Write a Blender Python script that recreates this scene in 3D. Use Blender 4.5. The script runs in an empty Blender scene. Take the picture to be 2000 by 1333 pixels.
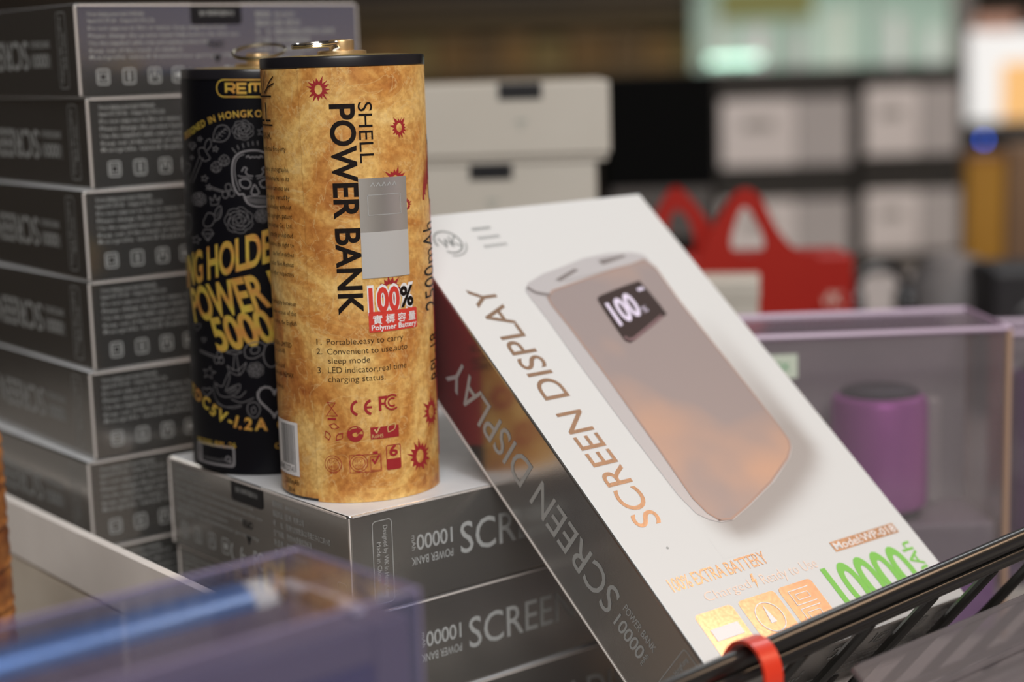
import bpy, bmesh, math, random
from mathutils import Matrix, Vector
from mathutils.geometry import tessellate_polygon
random.seed(7)
PI = math.pi
S = 0.025                       # one working unit is 25 mm (the radius of the cans)
FLOOR_U = -8.974                # table top, in working units below the camera
TABLE_Z = 0.80                  # table top above the shop floor, metres
ZOFF = TABLE_Z - FLOOR_U * S
C = bpy.context.scene.collection
scn = bpy.context.scene


def wp(x, y, z):
    return Vector((x * S, y * S, z * S + ZOFF))


# ------------------------------------------------------------------ camera
FPX = 3281.2
cd = bpy.data.cameras.new('camera')
cam = bpy.data.objects.new('camera', cd)
C.objects.link(cam)
pitch, roll = 0.1658, -0.0299
FW = Vector((0, math.cos(pitch), -math.sin(pitch)))
RT0 = Vector((1, 0, 0))
UP0 = RT0.cross(FW)
RT = math.cos(roll) * RT0 + math.sin(roll) * UP0
UP = -math.sin(roll) * RT0 + math.cos(roll) * UP0
cam.matrix_world = Matrix.Translation(wp(0, 0, 0)) @ Matrix((RT, UP, -FW)).transposed().to_4x4()
cd.sensor_width = 36.0
cd.lens = FPX / 2000 * 36.0
cd.clip_start = 0.02
cd.clip_end = 50
cd.dof.use_dof = True
cd.dof.focus_distance = 19.6 * S
cd.dof.aperture_fstop = 5.4
cd.dof.aperture_blades = 0
scn.camera = cam

# ------------------------------------------------------------------ world, exposure, lamps
scn.view_settings.view_transform = 'Standard'
scn.view_settings.look = 'None'
scn.view_settings.exposure = 0.0
scn.view_settings.gamma = 1.0
scn.view_settings.use_curve_mapping = False
w = bpy.data.worlds.new('world')
scn.world = w
w.use_nodes = True
w.node_tree.nodes['Background'].inputs[0].default_value = (0.60, 0.62, 0.66, 1)
w.node_tree.nodes['Background'].inputs[1].default_value = 0.22


def area(name, loc, target, sx, sy, power, col):
    l = bpy.data.lights.new(name, 'AREA')
    l.shape = 'RECTANGLE'
    l.size, l.size_y, l.energy, l.color = sx, sy, power, col
    o = bpy.data.objects.new(name, l)
    C.objects.link(o)
    o.location = loc
    d = Vector(target) - Vector(loc)
    o.rotation_euler = d.to_track_quat('-Z', 'Y').to_euler()
    return o


area('ceiling_panel_light', (0.55, -0.35, 2.72), (0.45, -0.1, 0), 1.3, 0.7, 25, (0.95, 0.98, 1.0))
area('front_fill_light', (0.30, -1.45, 2.25), (0.1, 0.4, 0.9), 1.4, 0.4, 34, (1.0, 0.97, 0.93))  # added fill behind the camera, brightens the can fronts
area('warm_ceiling_light', (1.75, 0.62, 2.7), (1.4, 0.6, 0), 0.75, 0.6, 16, (1.0, 0.66, 0.42))
area('rear_ceiling_light', (0.9, 2.6, 2.7), (0.9, 2.4, 0), 1.4, 0.5, 14, (0.95, 0.98, 1.0))


# ------------------------------------------------------------------ helpers
def tag(o, label=None, cat=None, group=None, kind=None):
    if label: o['label'] = label
    if cat: o['category'] = cat
    if group: o['group'] = group
    if kind: o['kind'] = kind
    return o


def thing(name, label, cat, M, group=None):
    o = bpy.data.objects.new(name, None)
    C.objects.link(o)
    o.matrix_world = M
    o.empty_display_size = 0.01
    return tag(o, label, cat, group)


def frame(o, X, Y, Z):
    """matrix with origin o (working units) and unit axes"""
    M = Matrix((X, Y, Z)).transposed().to_4x4()
    M.translation = wp(*o)
    return M


def link(name, me, parent=None, M=None, mats=None):
    o = bpy.data.objects.new(name, me)
    C.objects.link(o)
    if mats:
        for m in (mats if isinstance(mats, (list, tuple)) else [mats]):
            me.materials.append(m)
    if parent is not None:
        o.parent = parent
    if M is not None:
        if parent is None: o.matrix_world = M
        else: o.matrix_local = M
    return o


class MB:
    """collects geometry in working units and links it as ONE mesh object"""
    def __init__(s):
        s.v, s.f, s.m, s.sm = [], [], [], []

    def add(s, vs, fs, mi=0, smooth=False):
        b = len(s.v)
        s.v += [tuple(v) for v in vs]
        for f in fs:
            s.f.append([b + i for i in f]); s.m.append(mi); s.sm.append(smooth)

    def bm(s, bm, mi=0, smooth=False):
        bm.verts.index_update()
        s.add([v.co for v in bm.verts], [[v.index for v in f.verts] for f in bm.faces], mi, smooth)
        bm.free()

    def box(s, lo, hi, bev=0.0, mi=0, seg=2):
        bm = bmesh.new()
        bmesh.ops.create_cube(bm, size=1)
        lo, hi = Vector(lo), Vector(hi)
        for v in bm.verts:
            v.co = Vector([(lo[i] + hi[i]) / 2 + v.co[i] * (hi[i] - lo[i]) for i in range(3)])
        if bev: bmesh.ops.bevel(bm, geom=bm.edges[:], offset=bev, segments=seg, affect='EDGES', profile=0.5)
        s.bm(bm, mi)

    def lathe(s, prof, n=96, mi=0, cap=True, c=(0, 0, 0)):
        vs = []; fs = []
        for (r, z) in prof:
            for k in range(n):
                a = 2 * PI * k / n
                vs.append((c[0] + r * math.sin(a), c[1] - r * math.cos(a), c[2] + z))
        for i in range(len(prof) - 1):
            for k in range(n):
                k2 = (k + 1) % n
                fs.append([i * n + k, i * n + k2, (i + 1) * n + k2, (i + 1) * n + k])
        s.add(vs, fs, mi, True)
        if cap:
            for i, flip in ((0, 1), (len(prof) - 1, 0)):
                if prof[i][0] > 1e-4:
                    ring = [s.v[len(s.v) - len(vs) + i * n + k] for k in range(n)]
                    s.add(ring, [list(range(n))[::-1] if flip else list(range(n))], mi)

    def tube(s, pts, r, n=12, closed=False, mi=0, rs=None):
        pts = [Vector(p) for p in pts]
        N = len(pts); vs = []; fs = []
        up = None
        for i, p in enumerate(pts):
            a = pts[(i - 1) % N] if (closed or i > 0) else p
            b = pts[(i + 1) % N] if (closed or i < N - 1) else p
            t = (b - a).normalized()
            if up is None:
                up = Vector((0, 0, 1)) if abs(t.z) < 0.9 else Vector((1, 0, 0))
            x = t.cross(up).normalized(); y = x.cross(t).normalized(); up = y
            rr = rs[i] if rs else r
            for k in range(n):
                q = 2 * PI * k / n
                vs.append(p + (x * math.cos(q) + y * math.sin(q)) * rr)
        M = N if closed else N - 1
        for i in range(M):
            j = (i + 1) % N
            for k in range(n):
                k2 = (k + 1) % n
                fs.append([i * n + k, i * n + k2, j * n + k2, j * n + k])
        s.add(vs, fs, mi, True)
        if not closed:
            s.add(vs[:n], [list(range(n))], mi); s.add(vs[-n:], [list(range(n))[::-1]], mi)

    def prism(s, poly, z0, z1, f=lambda x, y, z: (x, y, z), mi=0):
        """poly (list of 2D) extruded; concave polygons are fine"""
        tri = tessellate_polygon([[Vector((x, y, 0)) for x, y in poly]])
        n = len(poly)
        vs = [f(x, y, z0) for x, y in poly] + [f(x, y, z1) for x, y in poly]
        fs = [list(t)[::-1] for t in tri] + [[i + n for i in t] for t in tri]
        fs += [[i, (i + 1) % n, (i + 1) % n + n, i + n] for i in range(n)]
        s.add(vs, fs, mi)

    def build(s, name, mats, parent=None, M=None, bevel=0):
        me = bpy.data.meshes.new(name)
        me.from_pydata([(a * S, b * S, c * S) for a, b, c in s.v], [], s.f)
        for p, m, sm in zip(me.polygons, s.m, s.sm):
            p.material_index = m; p.use_smooth = sm
        bm = bmesh.new(); bm.from_mesh(me)
        bmesh.ops.remove_doubles(bm, verts=bm.verts, dist=1e-7)
        bm.to_mesh(me); bm.free()
        if any(s.sm): me.set_sharp_from_angle(angle=math.radians(35))
        me.update()
        return link(name, me, parent, M, mats)


def copy_tree(o, parent=None):
    c = o.copy(); C.objects.link(c)
    if parent is not None: c.parent = parent
    for ch in list(o.children): copy_tree(ch, c)
    return c


# ------------------------------------------------------------------ materials
def principled(name, col, rough=0.5, metal=0.0, spec=0.5, coat=0.0, emit=None, es=0.0, trans=0.0):
    m = bpy.data.materials.new(name); m.use_nodes = True
    b = m.node_tree.nodes['Principled BSDF']
    b.inputs['Base Color'].default_value = (*col, 1)
    b.inputs['Roughness'].default_value = rough
    b.inputs['Metallic'].default_value = metal
    b.inputs['Specular IOR Level'].default_value = spec
    b.inputs['Coat Weight'].default_value = coat
    b.inputs['Coat Roughness'].default_value = 0.08
    if emit:
        b.inputs['Emission Color'].default_value = (*emit, 1)
        b.inputs['Emission Strength'].default_value = es
    return m


def noisy(m, scale, c1, c2, detail=4, lo=0.35, hi=0.65, bump=0.0, dist=0.0, stretch=(1, 1, 1)):
    nt = m.node_tree; b = nt.nodes['Principled BSDF']
    tc = nt.nodes.new('ShaderNodeTexCoord'); mp = nt.nodes.new('ShaderNodeMapping')
    mp.inputs['Scale'].default_value = stretch
    n = nt.nodes.new('ShaderNodeTexNoise'); n.inputs['Scale'].default_value = scale
    n.inputs['Detail'].default_value = detail; n.inputs['Distortion'].default_value = dist
    r = nt.nodes.new('ShaderNodeValToRGB')
    r.color_ramp.elements[0].position = lo; r.color_ramp.elements[0].color = (*c1, 1)
    r.color_ramp.elements[1].position = hi; r.color_ramp.elements[1].color = (*c2, 1)
    nt.links.new(tc.outputs['Object'], mp.inputs[0]); nt.links.new(mp.outputs[0], n.inputs['Vector'])
    nt.links.new(n.outputs['Fac'], r.inputs[0]); nt.links.new(r.outputs[0], b.inputs['Base Color'])
    if bump:
        bp = nt.nodes.new('ShaderNodeBump'); bp.inputs['Strength'].default_value = bump
        bp.inputs['Distance'].default_value = 0.0005
        nt.links.new(n.outputs['Fac'], bp.inputs['Height']); nt.links.new(bp.outputs[0], b.inputs['Normal'])
    return m


def parchment():
    m = principled('parchment_print', (0.6, 0.38, 0.13), 0.42, 0, 0.45)
    nt = m.node_tree; b = nt.nodes['Principled BSDF']; L = nt.links.new
    tc = nt.nodes.new('ShaderNodeTexCoord')
    def noise(sc, det, dis, rough=0.6):
        n = nt.nodes.new('ShaderNodeTexNoise'); n.inputs['Scale'].default_value = sc
        n.inputs['Detail'].default_value = det; n.inputs['Distortion'].default_value = dis
        n.inputs['Roughness'].default_value = rough
        L(tc.outputs['Object'], n.inputs['Vector']); return n
    def ramp(src, els):
        r = nt.nodes.new('ShaderNodeValToRGB')
        while len(r.color_ramp.elements) < len(els): r.color_ramp.elements.new(0.5)
        for e, (p, c) in zip(r.color_ramp.elements, els): e.position = p; e.color = (*c, 1)
        L(src, r.inputs[0]); return r
    def mix(f, a, c, mode='MIX'):
        x = nt.nodes.new('ShaderNodeMix'); x.data_type = 'RGBA'; x.blend_type = mode
        if isinstance(f, float): x.inputs[0].default_value = f
        else: L(f, x.inputs[0])
        L(a, x.inputs[6]); L(c, x.inputs[7]); return x
    big = noise(30, 7, 1.2, 0.60); base = ramp(big.outputs['Fac'], [(0.32, (0.36, 0.105, 0.020)), (0.45, (0.58, 0.27, 0.065)), (0.56, (0.76, 0.48, 0.155)), (0.72, (0.84, 0.62, 0.27))])
    fine = noise(520, 3, 0.3); fr = ramp(fine.outputs['Fac'], [(0.38, (0.66, 0.52, 0.40)), (0.62, (1.10, 1.10, 1.08))])
    m1 = mix(0.6, base.outputs[0], fr.outputs[0], 'MULTIPLY')
    vein = noise(70, 6, 2.2, 0.5)
    vr = ramp(vein.outputs['Fac'], [(0.485, (0, 0, 0)), (0.5, (0.55, 0.55, 0.55)), (0.515, (0, 0, 0))])
    lightc = nt.nodes.new('ShaderNodeRGB'); lightc.outputs[0].default_value = (0.72, 0.50, 0.22, 1)
    m2 = mix(vr.outputs[0], m1.outputs[2], lightc.outputs[0])
    L(m2.outputs[2], b.inputs['Base Color'])
    return m


def clear(name, tint, gloss=0.10, haze=0.05, hazecol=(0.6, 0.55, 0.65), rough=0.06):
    m = bpy.data.materials.new(name); m.use_nodes = True
    nt = m.node_tree; nt.nodes.clear(); L = nt.links.new
    out = nt.nodes.new('ShaderNodeOutputMaterial')
    t = nt.nodes.new('ShaderNodeBsdfTransparent'); t.inputs[0].default_value = (*tint, 1)
    g = nt.nodes.new('ShaderNodeBsdfGlossy'); g.inputs['Roughness'].default_value = rough
    d = nt.nodes.new('ShaderNodeBsdfDiffuse'); d.inputs[0].default_value = (*hazecol, 1)
    fr = nt.nodes.new('ShaderNodeLayerWeight'); fr.inputs[0].default_value = 0.12
    ad = nt.nodes.new('ShaderNodeMath'); ad.operation = 'ADD'; ad.inputs[1].default_value = gloss
    m1 = nt.nodes.new('ShaderNodeMixShader'); m2 = nt.nodes.new('ShaderNodeMixShader')
    m2.inputs[0].default_value = haze
    pw_ = nt.nodes.new('ShaderNodeMath'); pw_.operation = 'POWER'; pw_.inputs[1].default_value = 4.0
    L(fr.outputs['Facing'], pw_.inputs[0]); L(pw_.outputs[0], ad.inputs[0]); fr.inputs[0].default_value = 0.5; L(ad.outputs[0], m1.inputs[0]); L(t.outputs[0], m1.inputs[1]); L(g.outputs[0], m1.inputs[2])
    L(m1.outputs[0], m2.inputs[1]); L(d.outputs[0], m2.inputs[2]); L(m2.outputs[0], out.inputs[0])
    return m


def foil(name='silver_foil_card', col=(0.46, 0.45, 0.435), rough=0.20):
    m = principled(name, col, rough, 0.92)
    nt = m.node_tree; b = nt.nodes['Principled BSDF']
    tc = nt.nodes.new('ShaderNodeTexCoord')
    n = nt.nodes.new('ShaderNodeTexNoise'); n.inputs['Scale'].default_value = 2600; n.inputs['Detail'].default_value = 1
    n2 = nt.nodes.new('ShaderNodeTexNoise'); n2.inputs['Scale'].default_value = 22
    bp = nt.nodes.new('ShaderNodeBump'); bp.inputs['Strength'].default_value = 0.05; bp.inputs['Distance'].default_value = 0.0002
    bp2 = nt.nodes.new('ShaderNodeBump'); bp2.inputs['Strength'].default_value = 0.12; bp2.inputs['Distance'].default_value = 0.0012
    nt.links.new(tc.outputs['Object'], n.inputs['Vector']); nt.links.new(tc.outputs['Object'], n2.inputs['Vector'])
    nt.links.new(n.outputs['Fac'], bp.inputs['Height']); nt.links.new(n2.outputs['Fac'], bp2.inputs['Height'])
    nt.links.new(bp2.outputs[0], bp.inputs['Normal']); nt.links.new(bp.outputs[0], b.inputs['Normal'])
    return m


FOIL = foil()
WHITECARD = noisy(principled('white_card', (0.61, 0.62, 0.625), 0.38, 0, 0.4), 60, (0.61, 0.62, 0.625), (0.61, 0.62, 0.625))
BACKCARD = noisy(principled('grey_white_card_back', (0.62, 0.62, 0.64), 0.35, 0, 0.5), 90, (0.60, 0.60, 0.62), (0.66, 0.66, 0.67))
EDGEPAPER = principled('worn_paper_edge', (0.60, 0.55, 0.52), 0.5)
SILVERINK = principled('pale_silver_ink', (0.36, 0.365, 0.36), 0.6, 0.0)
BLACKINK = principled('black_ink', (0.010, 0.006, 0.005), 0.5, 0, 0.15)
BLACKTAB = principled('black_tab_paper', (0.006, 0.006, 0.008), 0.4)
REDINK = principled('dark_red_ink', (0.33, 0.018, 0.022), 0.45)
COPPER = noisy(principled('copper_foil_ink', (0.85, 0.52, 0.36), 0.24, 0.9), 900, (0.82, 0.57, 0.42), (0.95, 0.70, 0.53))
GREENINK = principled('green_ink', (0.19, 0.50, 0.09), 0.45)
PARCH = parchment()
BLACKPLASTIC = principled('black_plastic', (0.012, 0.011, 0.014), 0.28)
GOLD = principled('matt_gold_metal', (0.62, 0.43, 0.22), 0.36, 0.8)
DULLGOLD = principled('dull_gold_lid', (0.42, 0.31, 0.12), 0.4, 0.7)
STEEL = principled('polished_steel', (0.75, 0.72, 0.68), 0.12, 1.0)
BLACKLABEL = principled('satin_black_label', (0.004, 0.004, 0.006), 0.36, 0, 0.18)
GOLDINK = noisy(principled('gold_ink', (0.75, 0.47, 0.08), 0.35, 0.55), 160, (0.78, 0.36, 0.09), (0.80, 0.62, 0.10))
GREYLINE = principled('grey_line_ink', (0.105, 0.10, 0.105), 0.5)
REDLABEL = principled('red_label_paper', (0.42, 0.02, 0.03), 0.4)
YELLOWLABEL = principled('yellow_label_paper', (0.55, 0.45, 0.06), 0.4)
WHITEINK = principled('white_ink', (0.78, 0.76, 0.76), 0.5)

# ------------------------------------------------------------------ text and line art
_tc = {}


def raw_text(s, bold=0.0, res=3, spacing=1.0):
    key = (s, bold, res, spacing)
    if key not in _tc:
        cu = bpy.data.curves.new('t', 'FONT'); cu.body = s; cu.size = 1; cu.offset = bold
        cu.resolution_u = res; cu.space_character = spacing; cu.fill_mode = 'BOTH'
        o = bpy.data.objects.new('t', cu)
        me = o.to_mesh()
        _tc[key] = ([(v.co.x, v.co.y) for v in me.vertices], [list(p.vertices) for p in me.polygons])
        o.to_mesh_clear(); bpy.data.objects.remove(o); bpy.data.curves.remove(cu)
    return _tc[key]


def _bb(vs):
    return min(v[0] for v in vs), max(v[0] for v in vs), min(v[1] for v in vs), max(v[1] for v in vs)


_h = raw_text('H')[0]
CAP = _bb(_h)[3]


def text2d(s, o, e, t, bold=0.0, spacing=1.0, res=3):
    """s from baseline start o to baseline end e, capitals reaching t above o (all 2D)"""
    vs, fs = raw_text(s, bold, res, spacing)
    if not vs: return [], []
    x0, x1, _, _ = _bb(vs)
    o, e, t = Vector(o), Vector(e), Vector(t)
    ex, ey = e - o, t - o
    return [tuple(o + ex * ((x - x0) / (x1 - x0)) + ey * (y / CAP)) for x, y in vs], fs


def text_w(s, cap, bold=0.0):
    vs, _ = raw_text(s, bold); x0, x1, _, _ = _bb(vs)
    return (x1 - x0) / CAP * cap


def ribbon2d(pts, wd, closed=False):
    """a stroke: runs of gentle bends share corners, sharp corners get overlapping square ends"""
    P = [Vector(p) for p in pts]
    P = [p for i, p in enumerate(P) if i == 0 or (p - P[i - 1]).length > 1e-7]
    if closed and (P[0] - P[-1]).length < 1e-7: P.pop()
    n = len(P); vs = []; fs = []
    m = n if closed else n - 1
    D = [(P[(i + 1) % n] - P[i]).normalized() for i in range(m)]
    def corner(i):           # is the corner at point i sharp (or an end)?
        if not closed and (i == 0 or i == n - 1): return None
        return D[(i - 1) % m].dot(D[i % m]) < 0.86
    for i in range(m):
        a, b, d = P[i], P[(i + 1) % n], D[i]; q = Vector((-d.y, d.x)) * wd / 2
        qa = qb = q
        ca, cb = corner(i), corner((i + 1) % n)
        if ca: a = a - d * wd * .5
        elif ca is False:
            t = (D[(i - 1) % m] + d).normalized(); qa = Vector((-t.y, t.x)) * wd / 2
        if cb: b = b + d * wd * .5
        elif cb is False:
            t = (D[(i + 1) % m] + d).normalized(); qb = Vector((-t.y, t.x)) * wd / 2
        k = len(vs); vs += [tuple(a + qa), tuple(a - qa), tuple(b - qb), tuple(b + qb)]; fs.append([k, k + 1, k + 2, k + 3])
    return vs, fs


def poly2d(pts):
    return [tuple(p) for p in pts], [list(t) for t in tessellate_polygon([[Vector((x, y, 0)) for x, y in pts]])]


def ring2d(cx, cy, rx, ry, wd, n=28, a0=0, a1=2 * PI):
    cl = abs(a1 - a0) > 6.28
    pts = [(cx + rx * math.cos(a0 + (a1 - a0) * k / n), cy + ry * math.sin(a0 + (a1 - a0) * k / n)) for k in range(n if cl else n + 1)]
    return ribbon2d(pts, wd, cl)


def disc2d(cx, cy, rx, ry, n=24):
    return poly2d([(cx + rx * math.cos(2 * PI * k / n), cy + ry * math.sin(2 * PI * k / n)) for k in range(n)])


def rrect(x0, y0, x1, y1, r, n=4):
    out = []
    for cx, cy, a in ((x1 - r, y1 - r, 0), (x0 + r, y1 - r, 90), (x0 + r, y0 + r, 180), (x1 - r, y0 + r, 270)):
        for k in range(n + 1):
            q = math.radians(a + 90 * k / n); out.append((cx + r * math.cos(q), cy + r * math.sin(q)))
    return out


def smooth2d(pts, n=6, closed=False):
    P = [Vector(p) for p in pts]; N = len(P); out = []
    for i in range(N if closed else N - 1):
        g = (lambda k: P[k % N]) if closed else (lambda k: P[max(0, min(N - 1, k))])
        a, b, c, d = g(i - 1), g(i), g(i + 1), g(i + 2)
        for k in range(n):
            t = k / n
            out.append(tuple(0.5 * ((2 * b) + (c - a) * t + (2 * a - 5 * b + 4 * c - d) * t * t + (3 * b - a - 3 * c + d) * t ** 3)))
    if not closed: out.append(tuple(P[-1]))
    return out


class Print:
    """flat print laid on one surface: 2D shapes mapped to 3D by f(u, v, lift)"""
    def __init__(s, f, cut=None):
        s.f, s.cut, s.mb = f, cut, {}

    def put(s, key, shape, lift=0.004):
        vs, fs = shape
        if not vs: return
        if s.cut:
            bm = bmesh.new()
            V = [bm.verts.new((x, y, 0)) for x, y in vs]
            for f in fs:
                try: bm.faces.new([V[i] for i in f])
                except ValueError: pass
            u0 = min(v[0] for v in vs); u1 = max(v[0] for v in vs)
            k = math.floor(u0 / s.cut) + 1
            while k * s.cut < u1:
                bmesh.ops.bisect_plane(bm, geom=bm.verts[:] + bm.edges[:] + bm.faces[:], plane_co=(k * s.cut, 0, 0), plane_no=(1, 0, 0), dist=1e-6)
                k += 1
            bm.verts.index_update()
            vs = [(v.co.x, v.co.y) for v in bm.verts]; fs = [[v.index for v in f.verts] for f in bm.faces]
            bm.free()
        s.mb.setdefault(key, MB()).add([s.f(x, y, lift) for x, y in vs], fs)

    def build(s, parent, table):
        for key, mb in s.mb.items():
            name, mat = table[key]
            mb.build(name, mat, parent)


def burst(cx, cy, r, seed, hole=0.42):
    """bullet-hole star: ring with spikes"""
    rd = random.Random(seed); n = 15; outer = []; inner = []
    for k in range(n):
        a = 2 * PI * (k + rd.uniform(-.2, .2)) / n
        R = r * rd.uniform(0.8, 1.25)
        outer.append((cx + R * math.cos(a), cy + R * math.sin(a)))
        a2 = a + PI / n * rd.uniform(.8, 1.2)
        outer.append((cx + r * .62 * math.cos(a2), cy + r * .62 * math.sin(a2)))
    for k in range(2 * n):
        a = 2 * PI * k / (2 * n)
        inner.append((cx + r * hole * .8 * math.cos(a), cy + r * hole * math.sin(a)))
    vs = outer + inner; m = 2 * n
    return vs, [[k, (k + 1) % m, m + (k + 1) % m, m + k] for k in range(m)]


# a point of a photographed surface, found on that surface: ray against the thing's own plane or cylinder
def px_ray(px, py):
    d = FW + RT * ((px - 1000) / FPX) - UP * ((py - 666.5) / FPX)
    return wp(0, 0, 0), d


def on_plane(M, px, py, axis=2, val=0.0):
    o, d = px_ray(px, py); I = M.inverted()
    lo = I @ o; ld = I.to_3x3() @ d
    t = (val * S - lo[axis]) / ld[axis]
    p = (lo + ld * t) / S
    return p


def on_can(M, px, py, r=1.0):
    o, d = px_ray(px, py); I = M.inverted()
    lo = (I @ o) / S; ld = I.to_3x3() @ d
    a = ld.x ** 2 + ld.y ** 2; b = lo.x * ld.x + lo.y * ld.y; c = lo.x ** 2 + lo.y ** 2 - r * r
    D = b * b - a * c
    t = (-b - math.sqrt(max(D, 0))) / a
    p = lo + ld * t
    return math.atan2(p.x, -p.y), p.z


exec_order = []
# ------------------------------------------------------------------ room and table
def slab(name, lo, hi, mat, kind='structure', parent=None):
    mb = MB(); mb.box([(a) / S for a in lo], [(a) / S for a in hi])
    o = mb.build(name, mat, parent)
    if kind: o['kind'] = kind
    return o


M_FLOOR = noisy(principled('speckled_shop_floor', (0.36, 0.33, 0.31), 0.4), 30, (0.32, 0.30, 0.28), (0.40, 0.37, 0.34))
M_DARKWALL = noisy(principled('dark_brown_wall', (0.03, 0.018, 0.008), 0.6), 4, (0.022, 0.013, 0.006), (0.04, 0.024, 0.010))
M_GREYWALL = noisy(principled('warm_grey_wall', (0.40, 0.37, 0.34), 0.7), 3, (0.37, 0.34, 0.31), (0.43, 0.40, 0.37))
M_CEIL = noisy(principled('matt_ceiling', (0.30, 0.28, 0.25), 0.8), 3, (0.27, 0.25, 0.23), (0.32, 0.30, 0.27))
M_TABLE = noisy(principled('grey_laminate', (0.30, 0.28, 0.26), 0.4), 14, (0.28, 0.26, 0.24), (0.33, 0.31, 0.285))
slab('floor', (-2.2, -1.8, -0.05), (3.4, 4.6, 0), M_FLOOR)
slab('ceiling', (-2.2, -1.8, 2.8), (3.4, 4.6, 2.85), M_CEIL)
slab('wall_left', (-2.25, -1.8, 0), (-2.2, 4.6, 2.8), M_DARKWALL)
slab('wall_right', (3.4, -1.8, 0), (3.45, 4.6, 2.8), M_GREYWALL)
slab('wall_back', (-2.2, 4.6, 0), (3.4, 4.65, 2.8), M_DARKWALL)
slab('wall_front', (-2.2, -1.85, 0), (3.4, -1.8, 2.8), M_GREYWALL)

t = thing('wall_reflector', 'blue and pale pink banner added on the right wall, unseen, to tint foil reflections', 'reflector', Matrix.Translation((3.38, -0.9, .9)))  # added unseen panel whose two colours tint the carton foil reflections
slab('blue_field', (-.02, -.85, .17), (0, .9, .7), principled('reflector_blue', (.12, .20, .62), .5), None, t)
slab('pink_field', (-.02, -.85, -.35), (0, .9, .17), principled('reflector_pink', (.80, .66, .64), .5), None, t)
tb = thing('display_table', 'long grey laminate shop table carrying all the boxes', 'table', Matrix.Translation((0.25, 1.1, 0)))
mb = MB(); mb.box((-38, -35, 30.6), (38, 46, 32), 0.15); mb.build('tabletop', M_TABLE, tb)
for sx in (-35, 35):
    for sy in (-32, 43):
        mb = MB(); mb.box((sx - 1, sy - 1, 0), (sx + 1, sy + 1, 30.6), 0.1); mb.build('leg', M_DARKWALL, tb)

# ------------------------------------------------------------------ silver power-bank cartons
BW, BL, BT = 4.444, 7.502, 1.2514


def carton_meshes():
    """local frame: x across, y along, z=0 printed front facing +z, z=-BT the back"""
    mb = MB()
    bm = bmesh.new(); bmesh.ops.create_cube(bm, size=1)
    for v in bm.verts: v.co = Vector(((v.co.x + .5) * BW, (v.co.y + .5) * BL, (v.co.z - .5) * BT))
    bmesh.ops.bevel(bm, geom=bm.edges[:], offset=0.035, segments=3, affect='EDGES', profile=0.5)
    bm.normal_update(); bm.verts.index_update()
    for f in bm.faces:
        n = f.normal
        mi = 1 if n.z > 0.9 else (2 if n.z < -0.9 else 0)
        mb.add([v.co for v in f.verts], [list(range(len(f.verts)))], mi)
    bm.free()
    return mb


def long_side(pr, hsign=1):
    """print of a long side in (y, h) with h the height above the printed front"""
    P = pr.put
    P('ink', text2d('SCREEN DISPLAY', (1.62, .46), (5.45, .46), (1.62, .85), 0.004))
    P('ink', text2d('10000', (1.50, .83), (.955, .83), (1.50, .645), 0.012, 0.95))
    P('ink', text2d('POWER BANK', (1.50, .565), (.87, .565), (1.50, .465), 0.004))
    P('ink', text2d('mAh', (.885, .84), (.885, .655), (.94, .84), 0.004))
    P('ink', ribbon2d(rrect(.32, .10, .60, 1.12, .05), .010, True))
    P('ink', text2d('Designed by WK in HongKong', (.475, 1.05), (.475, .16), (.535, 1.05), 0.002))
    P('ink', text2d('Made in China', (.375, .86), (.375, .38), (.435, .86), 0.002))


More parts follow.
